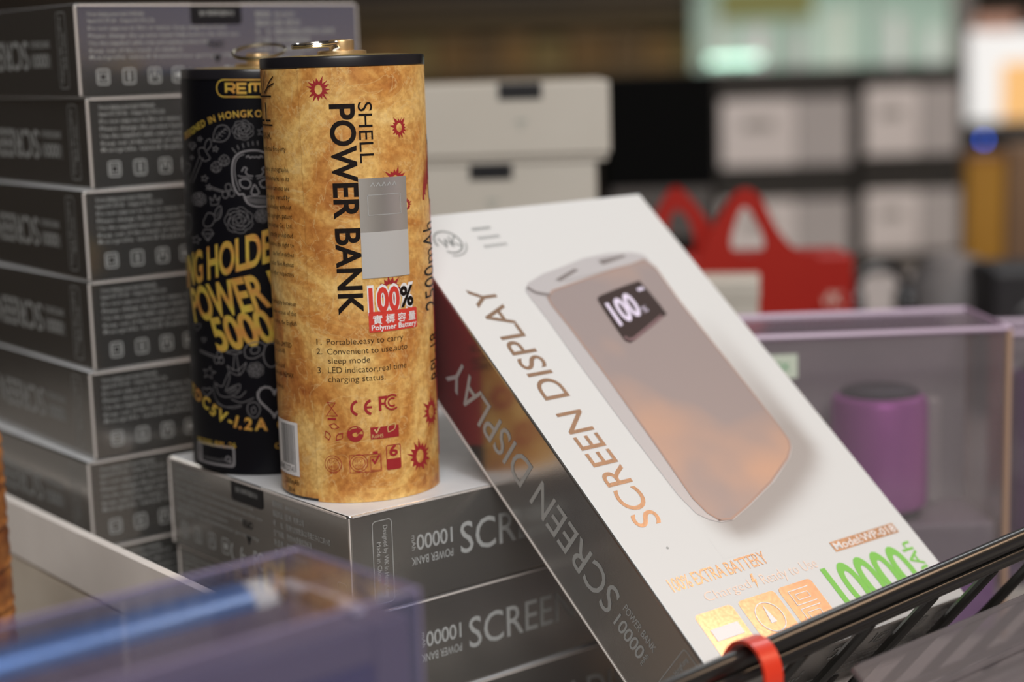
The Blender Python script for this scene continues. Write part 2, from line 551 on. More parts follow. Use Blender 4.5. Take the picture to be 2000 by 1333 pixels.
def end_side(pr):
    P = pr.put
    # left block: lines of small print in (x, h); the viewer reads towards smaller x
    rows = [('Screen display power bank 10000mAh', 1.09, 3.45), ('Input: DC 5V 2A   Output: DC 5V 2.1A', 1.00, 3.3), ('Do not expose to fire or water, keep away from heat', .90, 2.2),
            ('Please charge the power bank fully before the first use', .80, 2.0), ('Use the supplied cable only and unplug it when full', .70, 2.5),
            ('Keep out of the reach of children', .60, 2.9), ('Recycle used batteries properly', .51, 2.1)]
    for s_, h, x1 in rows:
        P('ink', text2d(s_, (4.27, h), (x1, h), (4.27, h + .05), 0.004, res=1), 0.004)
    zh = ['服务热线： 400-018-9293', '潮品实业（亚洲）有限公司', '地　　址： 香港九龙弥敦道625号雅兰中心二期19楼', '生产标准： 符合WK质量检测标准', '制 造 商： 深圳市睿恒科技有限公司', '地　　址： 深圳市龙华新区']
    ends = [1.08, 1.0, .42, .84, .76, .95]
    for k, (s_, e) in enumerate(zip(zh, ends)):
        h = 1.06 - .125 * k
        P('ink', text2d(s_, (1.72, h), (e, h), (1.72, h + .062), 0.006, res=1))
    P('black', poly2d(rrect(1.95, .955, 2.74, 1.262, .05)), 0.010)
    P('ink', text2d('POWER BANK WK', (2.08, 1.15), (2.62, 1.15), (2.08, 1.08), 0.004, res=1), 0.014)
    P('black', text2d('OPEN', (2.25, .735), (2.50, .735), (2.25, .635), 0.008))
    P('black', poly2d([(2.29, .53), (2.43, .53), (2.36, .41)]))
    for cx in (2.72, 2.47):
        P('ink', ring2d(cx - .03, .24, .10, .125, .035, 14, -PI / 2 - .2, PI / 2 + .2) if False else ring2d(cx, .24, .11, .135, .035, 14, -.9, .9))
    P('ink', ribbon2d([(2.56, .24), (2.47, .24)], .03))
    P('ink', text2d('FC', (2.26, .13), (2.02, .13), (2.26, .36), 0.02))
    # small pictograms along the foot
    for k, x in enumerate((4.10, 3.72, 3.34, 2.98)):
        P('ink', ribbon2d(rrect(x - .085, .17, x + .085, .37, .03), .018, True))
        if k == 0: P('ink', ribbon2d(rrect(x - .05, .22, x + .05, .32, .01), .014, True))
        if k == 1: P('ink', ribbon2d([(x, .20), (x, .34)], .03))
        if k == 2: P('ink', ribbon2d([(x - .05, .22), (x, .34), (x + .05, .22)], .02))
        if k == 3: P('ink', disc2d(x, .27, .05, .05, 10))
    P('ink', ribbon2d(rrect(.10, .10, .30, .40, .04), .012, True))


proto = None
PROTO_PRINT = []


def make_carton(name, label, M, group):
    global proto
    if proto is None:
        t = thing(name, label, 'box', M, group)
        b = carton_meshes().build('body', [FOIL, WHITECARD, BACKCARD], t)
        p1 = Print(lambda u, v, l: (-l, u, -v)); long_side(p1)
        p2 = Print(lambda u, v, l: (BW + l, u, -(BT - v)))
        long_side(p2)
        p3 = Print(lambda u, v, l: (u, -l, -v)); end_side(p3)
        tab = {'ink': ('silver_lettering', SILVERINK), 'black': ('black_tab', BLACKTAB)}
        for p in (p1, p2, p3): p.build(t, tab)
        # closed flaps: the thin paper edge of the tuck flap on the seen end and side
        mb = MB()
        mb.box((0.05, -0.018, -BT + .012), (BW - .05, -0.002, -BT + .035), 0)
        mb.box((-0.012, 0.05, -BT + .008), (-0.001, BL - .05, -BT + .028), 0)
        mb.box((BW - .018, -.008, -BT + .03), (BW + .006, .02, -.03), .006)
        mb.box((-.004, -.004, -BT + .03), (.012, .012, -.03), .004)
        mb.build('flap_edge', EDGEPAPER, t)
        proto = t
        return t
    t = copy_tree(proto)
    t.matrix_world = M
    t['label'] = label
    t['group'] = group
    return t


YS = .679
DL = Vector((math.cos(YS), math.sin(YS), 0)); DW = Vector((-math.sin(YS), math.cos(YS), 0))
UPZ = Vector((0, 0, 1))
CX, CY, CZ = -1.9725, 19.0613, -5.2198
SL = ['silver carton directly under both cans, top of its short stack',
      'silver carton second from the top of the short stack under the two cans',
      'silver carton at the bottom of the short stack under the two cans']
for k in range(3):
    jig = (0, 0, 0) if k == 0 else ((0.0, 0.05, 0) if k == 1 else (.02, -.02, 0))
    a = (0, 0.006, -0.008)[k]
    dl = Matrix.Rotation(a, 3, 'Z') @ DL; dw = Matrix.Rotation(a, 3, 'Z') @ DW
    o = Vector((CX, CY, CZ - BT * (k + 1))) + DL * (0.09 if k == 1 else (0.03 if k == 2 else 0))
    make_carton('power_bank_carton', SL[k], frame(o, dw, dl, -UPZ), 'silver cartons in the short stack under the cans')

# tall stack at the left: 8 cartons; local x points from right to left
L2 = Vector((.7858, .6184, 0)).normalized(); M2 = Vector((-.6184, .7858, 0)).normalized()
offs = [0, .077, -.062, -.076, -.158, -.275, -.26, -.22]
rank = ['top carton of the tall silver stack, black tab visible behind the can rings', 'second carton from the top of the tall silver stack beside the black can',
        'third carton from the top of the tall silver stack beside the black can', 'fourth carton from the top of the tall silver stack beside the black can',
        'fifth carton from the top of the tall silver stack, at the black can foot', 'sixth carton from the top of the tall silver stack, beside the short stack',
        'seventh carton from the top of the tall silver stack, partly behind the white divider', 'lowest carton of the tall silver stack, nearly hidden behind the white divider']
hB = (0.9048 - FLOOR_U) / 8
for k in range(8):
    top = 0.9048 - hB * k
    jit = (0, .01, -.012, .006, -.008, .004, .01, 0)[k]
    R = Matrix.Rotation(jit, 3, 'Z')
    l2, m2 = R @ L2, R @ M2
    o = Vector((-5.6464, 22.6267, top - hB)) + L2 * offs[k]
    M = frame(o + l2 * BW, -l2, m2, -UPZ) @ Matrix.Diagonal((1, 1, hB / BT, 1))
    make_carton('power_bank_carton', 'silver ' + rank[k], M, 'silver cartons in the tall stack at the left')

# ------------------------------------------------------------------ leaning white-faced carton
LX = Vector((math.cos(.682), math.sin(.682), .004)); LY = Vector((-.4940, .5910, .6378))
LX.normalize(); LY = (LY - LY.dot(LX) * LX).normalized(); LZ = LX.cross(LY)
LO = Vector((2.096, 17.3453, -6.8186)) + LZ * 0.05 + LX * .03
ML = frame(LO, LX, LY, LZ)
lean = make_carton('power_bank_carton', 'white-faced silver-edged carton leaning diagonally, picture of a rose power bank on its front', ML, 'x')
del lean['group']


def lz(px, py):
    p = on_plane(ML, px, py, 2, 0); return (p.x, p.y)


def zz(ox, oy, sc, pts):
    return [(ox + a / sc, oy + b / sc) for a, b in pts]


pr = Print(lambda u, v, l: (u, v, l))
P = pr.put
P('copper', text2d('SCREEN DISPLAY', (.785, 2.14), (.745, 6.12), (.395, 2.14), 0.004, res=5))
P('copper', text2d('100% EXTRA BATTERY', (.27, 1.235), (1.86, 1.235), (.27, 1.41), 0.006, .95))
P('thincopper', text2d('Charged', (.62, 1.0), (1.36, 1.0), (.62, 1.12), -0.012))
P('thincopper', text2d('Ready to Use', (1.56, .985), (2.52, .985), (1.56, 1.125), -0.012))
P('copper', poly2d([(1.46, 1.17), (1.41, 1.06), (1.45, 1.06), (1.43, .96), (1.50, 1.09), (1.46, 1.09), (1.50, 1.17)]))
P('copperbox', poly2d([(2.95, 1.10), (4.17, 1.10), (4.17, 1.25), (2.95, 1.25)]))
P('white', text2d('Model:WP-018', (2.98, 1.122), (4.14, 1.122), (2.98, 1.228), 0.004), 0.008)
P('green', text2d('10000', (2.50, .26), (3.95, .26), (2.50, .93), 0.02, .95, res=5))
P('green', text2d('mAh', (4.19, .34), (4.19, .95), (3.99, .34), 0.012))
for x0, x1 in ((.30, .90), (1.0, 1.62), (1.68, 2.26)):
    P('copper', poly2d(rrect(x0, .22, x1, .885, .06)))
xi = 1.68
for y0, y1 in ((.60, .80), (.34, .54)):
    P('white', ribbon2d([(xi + .46, y1), (xi + .12, y1), (xi + .12, y0), (xi + .46, y0)], .012), .008)
    P('white', ribbon2d([(xi + .40, y1 - .06), (xi + .19, y1 - .06), (xi + .19, y0 + .06), (xi + .40, y0 + .06), (xi + .40, y1 - .06)], .010), .008)
P('white', ring2d(1.31, .58, .2, .2, .014, 20), .008)
P('white', poly2d([(1.26, .5), (1.31, .75), (1.36, .5)]), .008)
P('white', poly2d([(.38, .50), (.82, .50), (.82, .66), (.38, .66)]), .008)
P('ink', disc2d(.60, 1.80, .018, .018, 10))
# round emblem and three short grey lines, top left
P('grey', ring2d(.60, 6.98, .20, .20, .028, 30, -2.2, 3.4))
P('grey', ring2d(.60, 6.98, .26, .26, .018, 30, -1.9, -.2))
P('grey', ribbon2d([(.48, 7.06), (.53, 6.90), (.58, 7.03), (.64, 6.90), (.66, 7.08)], .024))
P('grey', ribbon2d([(.76, 7.08), (.66, 6.97), (.76, 6.88)], .024))
for k, (a, b, c, d) in enumerate(((1.10, 1.42, 7.15, 3), (1.10, 1.47, 6.98, 4), (1.10, 1.50, 6.82, 5))):
    n = 6
    for q in range(n):
        x = a + (b - a) * (q + .1) / n
        P('grey', ribbon2d(smooth2d([(x, c - .02), (x + .015, c + .03), (x + .03, c - .02), (x + .045, c + .02)], 3), .010))
# printed picture of the power bank
Z3 = (1000, 440, 2.15)
outer = [lz(*q) for q in zz(*Z3, [(55, 275), (65, 245), (130, 205), (200, 180), (300, 140), (400, 120), (500, 115), (550, 125), (590, 165), (700, 320), (900, 570), (1120, 850), (1165, 905), (1175, 935), (1165, 980), (1100, 1080), (1000, 1180), (930, 1240), (880, 1250), (830, 1240), (775, 1215), (700, 1140), (500, 880), (300, 610), (150, 400), (80, 310)])]
face = [lz(*q) for q in zz(*Z3, [(150, 305), (170, 278), (350, 215), (500, 165), (555, 150), (600, 180), (700, 320), (900, 570), (1120, 850), (1160, 905), (1167, 935), (1155, 980), (1085, 1080), (985, 1180), (920, 1236), (870, 1240), (820, 1210), (760, 1150), (600, 920), (400, 640), (250, 440), (165, 335)])]
P('banksilver', poly2d(outer), 0.006)
P('bankbody', poly2d(face), 0.009)
P('bankedge', ribbon2d(face, .03, True), 0.011)
P('banksilver', poly2d([lz(*q) for q in zz(*Z3, [(215, 240), (345, 178), (540, 128), (565, 140), (500, 165), (350, 205)])]), 0.012)
P('bankdark', poly2d([lz(*q) for q in zz(*Z3, [(180, 232), (260, 185), (278, 190), (205, 236)])]), 0.012)
P('bankdark', poly2d([lz(*q) for q in zz(*Z3, [(360, 150), (470, 126), (475, 134), (380, 168)])]), 0.0115)
P('bankdark', ribbon2d(smooth2d([lz(*q) for q in zz(*Z3, [(62, 262), (100, 285), (160, 295)])], 4), .05), 0.0115)
P('bankscreen', poly2d(smooth2d([lz(*q) for q in zz(*Z3, [(360, 310), (375, 296), (515, 242), (545, 250), (638, 362), (634, 388), (512, 488), (482, 492), (458, 470), (365, 330)])], 3, True)), 0.013)
P('bankscreen2', ribbon2d([lz(*q) for q in zz(*Z3, [(470, 472), (488, 484), (512, 480), (628, 384)])], .05), 0.015)
a, b, c = [lz(*q) for q in zz(*Z3, [(450, 425), (548, 372), (390, 338)])]
P('digits', text2d('100', a, b, c, 0.03), 0.017)
a, b, c = [lz(*q) for q in zz(*Z3, [(553, 374), (572, 363), (538, 350)])]
P('digits', text2d('%', a, b, c, 0.0), 0.017)
P('digits', ribbon2d([lz(*q) for q in zz(*Z3, [(525, 276), (550, 268)])], .05), 0.017)
BANKBODY = noisy(principled('printed_rose_metal', (.45, .34, .31), 0.30, 0.25), 13, (.365, .31, .31), (.60, .38, .28), 3, .46, .62)
tab = {'ink': ('silver_lettering', SILVERINK), 'copper': ('copper_lettering', COPPER), 'copperbox': ('model_panel', COPPER),
       'thincopper': ('fine_copper_lettering', principled('pale_copper_ink', (.80, .64, .56), .4, .3)), 'white': ('white_lettering', WHITEINK), 'green': ('green_lettering', GREENINK),
       'grey': ('grey_emblem', principled('grey_ink', (.25, .27, .27), .45, .4)), 'banksilver': ('printed_bank_side', principled('printed_silver', (.50, .49, .51), .35, .2)),
       'bankbody': ('printed_bank', BANKBODY), 'bankedge': ('printed_bank_rim', principled('printed_rim', (.40, .28, .24), .35, .2)),
       'bankdark': ('printed_port', principled('printed_dark_grey', (.19, .17, .17), .4)), 'bankscreen': ('printed_screen', principled('printed_screen_brown', (.035, .022, .022), .3)),
       'bankscreen2': ('printed_screen_rim', principled('printed_mauve', (.17, .10, .11), .4)), 'digits': ('printed_digits', principled('printed_lilac', (.72, .66, .84), .4))}
pr.build(lean, tab)
# soft drop shadow that is printed on the card under the pictured power bank
mesh_v, mesh_f, fac = [], [], []
sh = [(x + .16, y - .10) for x, y in outer]


def dpoly(p, poly):
    best = 9; ins = False; n = len(poly)
    for i in range(n):
        a, b = Vector(poly[i]), Vector(poly[(i + 1) % n])
        ab = b - a; t = max(0, min(1, (Vector(p) - a).dot(ab) / ab.dot(ab)))
        best = min(best, (Vector(p) - a - ab * t).length)
        if (a.y > p[1]) != (b.y > p[1]) and p[0] < (b.x - a.x) * (p[1] - a.y) / (b.y - a.y) + a.x: ins = not ins
    return 0 if ins else best


nx, ny = 44, 66
for j in range(ny + 1):
    for i in range(nx + 1):
        x = 1.25 + (4.32 - 1.25) * i / nx; y = 1.45 + (6.1 - 1.45) * j / ny
        d = dpoly((x, y), sh); f = math.exp(-(d / .24) ** 2)
        f *= max(0, min(1, (5.2 - y) / 2.2)) * min(1, (4.32 - x) / .25) * min(1, (x - 1.25) / .5) * min(1, (y - 1.45) / .25)
        mesh_v.append((x, y, .001)); fac.append(f * .75)
for j in range(ny):
    for i in range(nx):
        a = j * (nx + 1) + i
        mesh_f.append([a, a + 1, a + nx + 2, a + nx + 1])
me = bpy.data.meshes.new('printed_soft_tone'); me.from_pydata([(a * S, b * S, c * S) for a, b, c in mesh_v], [], mesh_f)
at = me.attributes.new('tone', 'FLOAT', 'POINT'); at.data.foreach_set('value', fac)
mt = principled('printed_grey_tone', (.8, .8, .8), .38, 0, .4); nt = mt.node_tree
an = nt.nodes.new('ShaderNodeAttribute'); an.attribute_name = 'tone'
mx = nt.nodes.new('ShaderNodeMix'); mx.data_type = 'RGBA'
mx.inputs[6].default_value = (.61, .62, .625, 1); mx.inputs[7].default_value = (.26, .22, .205, 1)
nt.links.new(an.outputs['Fac'], mx.inputs[0]); nt.links.new(mx.outputs[2], nt.nodes['Principled BSDF'].inputs['Base Color'])
link('printed_tone', me, lean, None, mt)

# ------------------------------------------------------------------ the two cans
CANH = 5.192


def can_body(t, labelmat, rimmat, r=1.0, h=CANH):
    mb = MB()
    mb.lathe([(0.0, 0.012), (r - .10, 0.012), (r - .05, 0.0), (r - .022, 0.0), (r - .015, .02), (r - .015, h), (r - .03, h + .002)], 96)
    mb.build('tube', labelmat[1], t)
    mb = MB()
    mb.lathe([(r - .04, h - .02), (r - .012, h), (r - .004, h + .01), (r - .004, h + .10), (r - .012, h + .125), (r - .045, h + .132), (r - .075, h + .118), (r - .08, h + .10), (r - .09, h + .09)], 96, cap=False)
    mb.build('rim', rimmat, t)
    mb = MB()
    mb.lathe([(0, h + .155), (.55, h + .150), (.80, h + .135), (r - .085, h + .112), (r - .085, h + .05)], 96, cap=False)
    mb.build('lid', DULLGOLD, t)
    mb = MB()
    mb.lathe([(0, h + .20), (.26, h + .20), (.295, h + .19), (.30, h + .15), (.30, h + .13)], 48, cap=False)
    mb.lathe([(0, h + .33), (.125, h + .33), (.15, h + .318), (.155, h + .30), (.150, h + .19)], 40, cap=False)
    k = mb.build('knob', GOLD, t)
    return k


def ring_pts(c, R, tilt, roll_=0, n=40):
    Mx = Matrix.Rotation(roll_, 3, 'Y') @ Matrix.Rotation(tilt, 3, 'X')
    return [Vector(c) + Mx @ Vector((R * math.cos(2 * PI * k / n), R * math.sin(2 * PI * k / n), 0)) for k in range(n)]


OC = Vector((-1.9362, 20.7056, CZ)) - LX * .03; OC.z = CZ + .004
MO = Matrix.Translation(wp(*OC))
oc = thing('power_bank_can', 'tall parchment-coloured can with dark lettering and red stars, standing on a silver carton', 'can', MO)
can_body(oc, (PARCH, BLACKPLASTIC), BLACKPLASTIC)
cyl = lambda r=1.0: (lambda u, v, l: ((r + l) * math.sin(u), -(r + l) * math.cos(u), v))


def ouv(px, py): return on_can(MO, px, py)


def sheet(t, name, mat, r, u0, u1, z0, z1, n=64, th=.012):
    """a curved paper sheet with thickness, from angle u0 to u1"""
    vs = []; fs = []
    for i in range(n + 1):
        u = u0 + (u1 - u0) * i / n
        for rr, z in ((r, z0), (r + th, z0), (r + th, z1), (r, z1)):
            vs.append((rr * math.sin(u), -rr * math.cos(u), z))
    for i in range(n):
        a, b = 4 * i, 4 * i + 4
        for k in range(4):
            k2 = (k + 1) % 4; fs.append([a + k, b + k, b + k2, a + k2])
    fs.append([0, 1, 2, 3]); fs.append([4 * n + 3, 4 * n + 2, 4 * n + 1, 4 * n])
    mb = MB(); mb.add(vs, fs, 0, True)
    o = mb.build(name, mat, t)
    return o


SEAM = ouv(602, 560)[0]
sheet(oc, 'parchment_label', PARCH, .986, SEAM, 1.45, .0, CANH, 64, .018)
sheet(oc, 'parchment_label_underlap', PARCH, .985, -2.2, SEAM + .05, .035, CANH - .005, 64, .010)
sheet(oc, 'red_label_panel', REDLABEL, .985, 1.45, 3.2, .35, 3.55, 30, .016)
sheet(oc, 'yellow_label_panel', YELLOWLABEL, .984, 1.5, 3.3, .02, 1.3, 30, .0155) if False else None
pr = Print(cyl(1.004), .10); P = pr.put
o_ = ouv


def hline(key, s, px, py, x1, cap, bold=0.0, lift=.003, **k):
    """horizontal line printed round the can; px,py baseline start, x1 pixel of its end on the surface"""
    u, z = o_(px, py); ue = x1 if abs(x1) < 3 else None
    if ue is None:
        dy = -0.035 * (x1 - px)
        ue = o_(x1, py + dy)[0]
    P(key, text2d(s, (u, z), (ue, z), (u, z + cap), bold, **k), lift)


def vline(key, s, a, b, t, bold=0.0, lift=.003, res=5):
    """text running along the can; a start, b end of baseline, t top of first capital"""
    a, b, t = o_(*a), o_(*b), o_(*t)
    u = (a[0] + b[0]) / 2 - (.05 if a[0] > 1 else 0); du = t[0] - a[0]
    P(key, text2d(s, (u, a[1]), (u, b[1]), (u + du, a[1]), bold, 1, res), lift)


vline('dark', 'POWER BANK', (643, 204), (664, 616), (690, 202), 0.022)
vline('dark', 'SHELL', (698, 200), (704, 319), (725, 199), 0.0)
vline('dark', '2500mAh', (847.5, 598), (842, 430), (834, 598), -0.002)
vline('dark', 'RPL-18', (853.5, 732), (851, 645), (844, 732), -0.002)
for i, (s_, x0, y0, x1) in enumerate((('1.', 619, 673.5, 629), ('Portable,easy to carry.', 638.6, 673.7, 789.5), ('2.', 619, 692, 630), ('Convenient to use,auto', 639.7, 692.5, 795), ('sleep mode', 642, 710.5, 723),
                                 ('3.', 621, 729, 632), ('LED indicator,real time', 641.5, 729, 793.4), ('charging status.', 641.5, 746.5, 753))):
    hline('dark', s_, x0, y0, x1, .072, -0.006, res=4)
E_ = None
# fine print on the left turn of the can: right-aligned lines
for s_, x1, y in (('Intellectual Property', 559, 296), ('texts, software, photographs,', 565, 336), ('logos and trademarks on its', 565.5, 354), ('boxes and documents are', 566, 373), ('all the rights owned by', 567, 391), ('us, including without', 570, 410), ('limit, copyright, patent', 571, 428),
                  ('from Remax Co., Ltd.', 572, 446.5), ('is strictly prohibited', 573, 465), ('and reserves the right to', 575, 484), ('sue for breaches', 575, 502.5), ('by other Non Remax', 575, 522), ('and other respective', 575, 541),
                  ('any ambiguity between', 579, 598.5), ('Chinese version of this', 580, 618), ('notice, the English', 580.5, 637), ('REMAX (ASIA) LIMITED', 571, 679.5), ('Co.,Ltd.All', 557, 690), ('Remax Co.,Ltd', 557, 719), ('made with REMAX', 575, 739), ('of making,', 555, 759)):
    u, z = o_(x1, y); cap = .058; wd = text_w(s_, cap) * .82
    P('dark', text2d(s_, (u - wd, z), (u, z), (u - wd, z + cap), 0.0, 1, 1))
for s_, x1, y in (('2500mAh', 585, 949), ('2014', 577, 963)):
    u, z = o_(x1, y); wd = text_w(s_, .065) * .85
    P('dark', text2d(s_, (u - wd, z), (u, z), (u - wd, z + .065), 0.0, 1, 2))
u, z = o_(530, 238)
P('dark', text2d('SHELL', (u - 1.0, z - .0), (u, z), (u - 1.0, z + .23), -.012))
P('dark', ribbon2d([(u - 1.2, z - .04), (u + .04, z - .04)], .018)); P('dark', ribbon2d([(u - 1.2, z + .30), (u + .04, z + .30)], .018))
for dx, a in ((-.16, .5), (-.10, .9), (-.16, 1.5), (-.22, 2.0)):
    P('dark', ribbon2d(smooth2d([(u + dx, z + .33), (u + dx + .12 * math.cos(a), z + .33 + .14 * math.sin(a)), (u + dx + .30 * math.cos(a * .92), z + .33 + .27 * math.sin(a * .92))], 3), .016))
u, z = o_(531, 272)
P('dark', text2d('POWER BANK', (u - .95, z), (u, z), (u - .95, z + .085), -.01))
# bullet-hole stars
for i, (px, py, r) in enumerate(((622, 175, .135), (779, 249, .125), (772, 352, .15), (762, 566, .17), (820, 891, .20), (852, 797, .20), (840, 300, .10), (793, 400, .08))):
    u, z = o_(px, py)
    if i == 5: u = 1.20
    if i == 6: continue
    if i == 7: u += .0; r = .09
    P('red', burst(u, z, r, i + 3), .0025)
# little flames and a dark branch near the right turn
u, z = o_(832, 352)
for k in range(5):
    P('red', poly2d([(u - .16 + .05 * k, z - .22 + .06 * k), (u - .10 + .05 * k, z - .24 + .06 * k), (u - .11 + .05 * k, z + .10 + .1 * (k % 2) + .08 * k)]), .0025)
P('dark', ribbon2d(smooth2d([(u + .12, z - .30), (u + .05, z + .0), (u + .13, z + .35), (u + .06, z + .55)], 4), .025), .0028)
# recycling marks
u, z = o_(648, 800)
P('red', ribbon2d([(u - .07, z - .08), (u + .05, z + .08), (u - .05, z + .085), (u + .07, z - .08), (u - .07, z - .08)], .008)); P('red', poly2d([(u - .055, z - .13), (u + .05, z - .13), (u + .05, z - .105), (u - .055, z - .105)]))
u, z = o_(704, 797)
P('red', ring2d(u - .015, z, .09, .085, .034, 16, PI * .58, PI * 1.42))
u2 = o_(728, 796)[0]
P('red', ring2d(u2, z, .09, .085, .034, 16, PI * .58, PI * 1.42)); P('red', ribbon2d([(u2 - .08, z), (u2 - .01, z)], .026))
u, z = o_(741, 803)
P('red', ribbon2d([(u + .01, z), (u + .01, z + .16), (u + .10, z + .16)], .034)); P('red', ribbon2d([(u, z + .085), (u + .08, z + .085)], .026))
uc = o_(766, 792)[0]
P('red', ring2d(uc, z + .09, .095, .088, .022, 20, PI * .28, PI * 1.72)); P('red', ring2d(uc, z + .09, .05, .048, .020, 16, PI * .28, PI * 1.72))
u, z = o_(652, 846)
for k in range(3):
    a = PI / 2 + 2 * PI * k / 3
    q = [(u + .10 * math.cos(a + d) * m, z + .095 * math.sin(a + d) * m) for d, m in ((-.75, 1), (-.1, 1.25), (.45, 1.1), (.3, .6), (-.35, .55))]
    P('red', ribbon2d(q, .010, True))
u, z = o_(694, 848)
P('red', ring2d(u, z, .095, .092, .010, 26)); P('red', ring2d(u, z, .065, .065, .055, 20, -PI * 1.15, -PI * .02)); P('red', ribbon2d(smooth2d([(u - .08, z - .01), (u - .02, z + .04), (u + .05, z + .04)], 4), .05)); P('red', poly2d([(u + .02, z + .085), (u + .02, z - .01), (u + .085, z + .04)]))
a, b = o_(724, 859), o_(778, 829)
P('red', poly2d([(a[0], a[1]), (b[0], a[1]), (b[0], b[1] - .0), (a[0], b[1] - .0)]))
P('parch', text2d('RoHS', (a[0] + .015, a[1] + .015), (a[0] + .155, a[1] + .015), (a[0] + .015, a[1] + .058), 0), .005)
P('parch', ribbon2d([(a[0] + .05, a[1] + .12), (a[0] + .075, a[1] + .08), (a[0] + .12, a[1] + .155)], .018), .005)
P('parch', ribbon2d(smooth2d([(a[0] + .22, a[1] + .07), (a[0] + .22, a[1] + .14), (a[0] + .31, a[1] + .17), (a[0] + .30, a[1] + .10), (a[0] + .22, a[1] + .07)], 4), .010), .005)
for (px, py) in ((651, 907), (701, 905)):
    u, z = o_(px, py)
    P('red', ring2d(u, z, .105, .105, .007, 28)); P('red', ring2d(u, z, .075, .075, .006, 24))
    P('red', text2d('ISO', (u - .045, z + .01), (u + .045, z + .01), (u - .045, z + .055), -.01, 1, 1)); P('red', text2d('9001' if px > 680 else '14001', (u - .05, z - .05), (u + .05, z - .05), (u - .05, z - .012), -.01, 1, 1))
    if px < 680: P('red', text2d('UCS', (u - .04, z - .125), (u + .04, z - .125), (u - .04, z - .085), 0, 1, 1))
a, b = o_(684, 924), o_(744, 886)
P('red', ribbon2d([(a[0], a[1]), (b[0], a[1]), (b[0], b[1]), (a[0], b[1])], .006, True)); P('red', ribbon2d([(b[0] - .13, a[1] + .015), (b[0] - .01, a[1] + .015), (b[0] - .01, b[1] - .03), (b[0] - .13, b[1] - .03)], .006, True))
P('red', ribbon2d([(b[0] - .11, b[1] - .06), (b[0] - .08, b[1] - .11), (b[0] - .02, b[1] - .01)], .024)); P('red', ribbon2d([(b[0] - .10, b[1] + .02), (b[0] - .04, b[1] + .02)], .03))
a, b = o_(756, 918), o_(781, 867)
P('red', ribbon2d(rrect(a[0], a[1], b[0], b[1], .02), .010, True)); P('red', poly2d([(a[0], a[1]), (b[0], a[1]), (b[0], a[1] + .13), (a[0], a[1] + .13)])); P('red', text2d('6', (a[0] + .035, a[1] + .165), (b[0] - .035, a[1] + .165), (a[0] + .035, a[1] + .29), .03))
# barcode panel
u1 = o_(581, 830)[0]; z1 = o_(581, 827)[1]; z0 = o_(587, 932)[1]
P('white', poly2d([(u1 - .55, z0), (u1 + .005, z0), (u1 + .005, z1), (u1 - .55, z1)]), .003)
x = u1 - .055; rd = random.Random(4)
for k in range(17):
    wd = rd.choice((.006, .009, .014)); long_ = k in (0, 1)
    P('dark', poly2d([(x - wd, z0 + (.05 if long_ else .135)), (x, z0 + (.05 if long_ else .135)), (x, z1 - .035), (x - wd, z1 - .035)]), .005)
    x -= wd + rd.choice((.008, .012, .016))
P('dark', text2d('6954851257141', (u1 - .52, z0 + .04), (u1 - .10, z0 + .04), (u1 - .52, z0 + .115), 0), .005)
pr.build(oc, {'dark': ('dark_lettering', BLACKINK), 'red': ('red_print', REDINK), 'white': ('barcode_panel', WHITEINK), 'parch': ('pale_print', principled('pale_tan_ink', (.62, .42, .17), .45))})
# the two stickers stuck over the label
a, b = o_(708, 545), o_(791, 343); mid = o_(750, 452)[1]
st = sheet(oc, 'foil_sticker', foil('sticker_foil', (.88, .87, .84), .30), 1.0085, a[0], b[0], mid, b[1], 20, .004)
st2 = sheet(oc, 'paper_sticker', principled('grey_sticker_paper', (.46, .45, .44), .45), 1.0085, a[0], b[0], a[1], mid, 20, .004)
pr = Print(cyl(1.013), .08); P = pr.put
for q in range(5): P('ink', ribbon2d([(a[0] + .14 + .07 * q, b[1] - .10), (a[0] + .17 + .07 * q, b[1] - .06), (a[0] + .19 + .07 * q, b[1] - .10)], .010), .002)
P('ink', ribbon2d([(a[0] + .10, mid + .20), (b[0] - .10, mid + .20), (b[0] - .10, b[1] - .2), (a[0] + .10, b[1] - .2)], .008, True), .002)
pr.build(st, {'ink': ('sticker_print', SILVERINK)})
t100 = []
a = o_(721, 612); b = o_(806, 604); zt = o_(721, 572)[1]; zb = o_(724, 650)[1]; zm = a[1] + .015
u0, u3 = a[0] - .01, o_(814, 640)[0]
pr = Print(cyl(1.006), .08); P = pr.put
um = a[0] + (b[0] - a[0]) * .66
P('halo', text2d('100', (a[0] - .015, zm - .01), (um + .012, zm - .01), (a[0] - .015, zt + .05), .085), .002); P('halo', text2d('%', (um + .0, zm + .02), (b[0] + .015, zm + .02), (um, zt + .04), .10), .0022)
P('red', text2d('100', (a[0], zm), (um, zm), (a[0], zt + .04), .035), .005)
P('black', text2d('%', (um + .005, zm + .03), (b[0] + .01, zm + .03), (um + .005, zt + .03), .03), .005)
P('red', poly2d(rrect(u0, zb, u3, zm - .004, .02)), .0032)
P('white', text2d('實 標 容 量', (u0 + .05, zb + .105), (u3 - .03, zb + .105), (u0 + .05, zb + .185), .012, 1, 2), .0055)
P('white', text2d('Polymer Battery', (u0 + .03, zb + .025), (u3 - .02, zb + .025), (u0 + .03, zb + .085), .018), .0055)
pr.build(oc, {'halo': ('capacity_sticker', WHITEINK), 'red': ('sticker_red_print', principled('bright_red_print', (.62, .045, .03), .4)), 'black': ('percent_sign', BLACKINK), 'white': ('sticker_lettering', WHITEINK)})
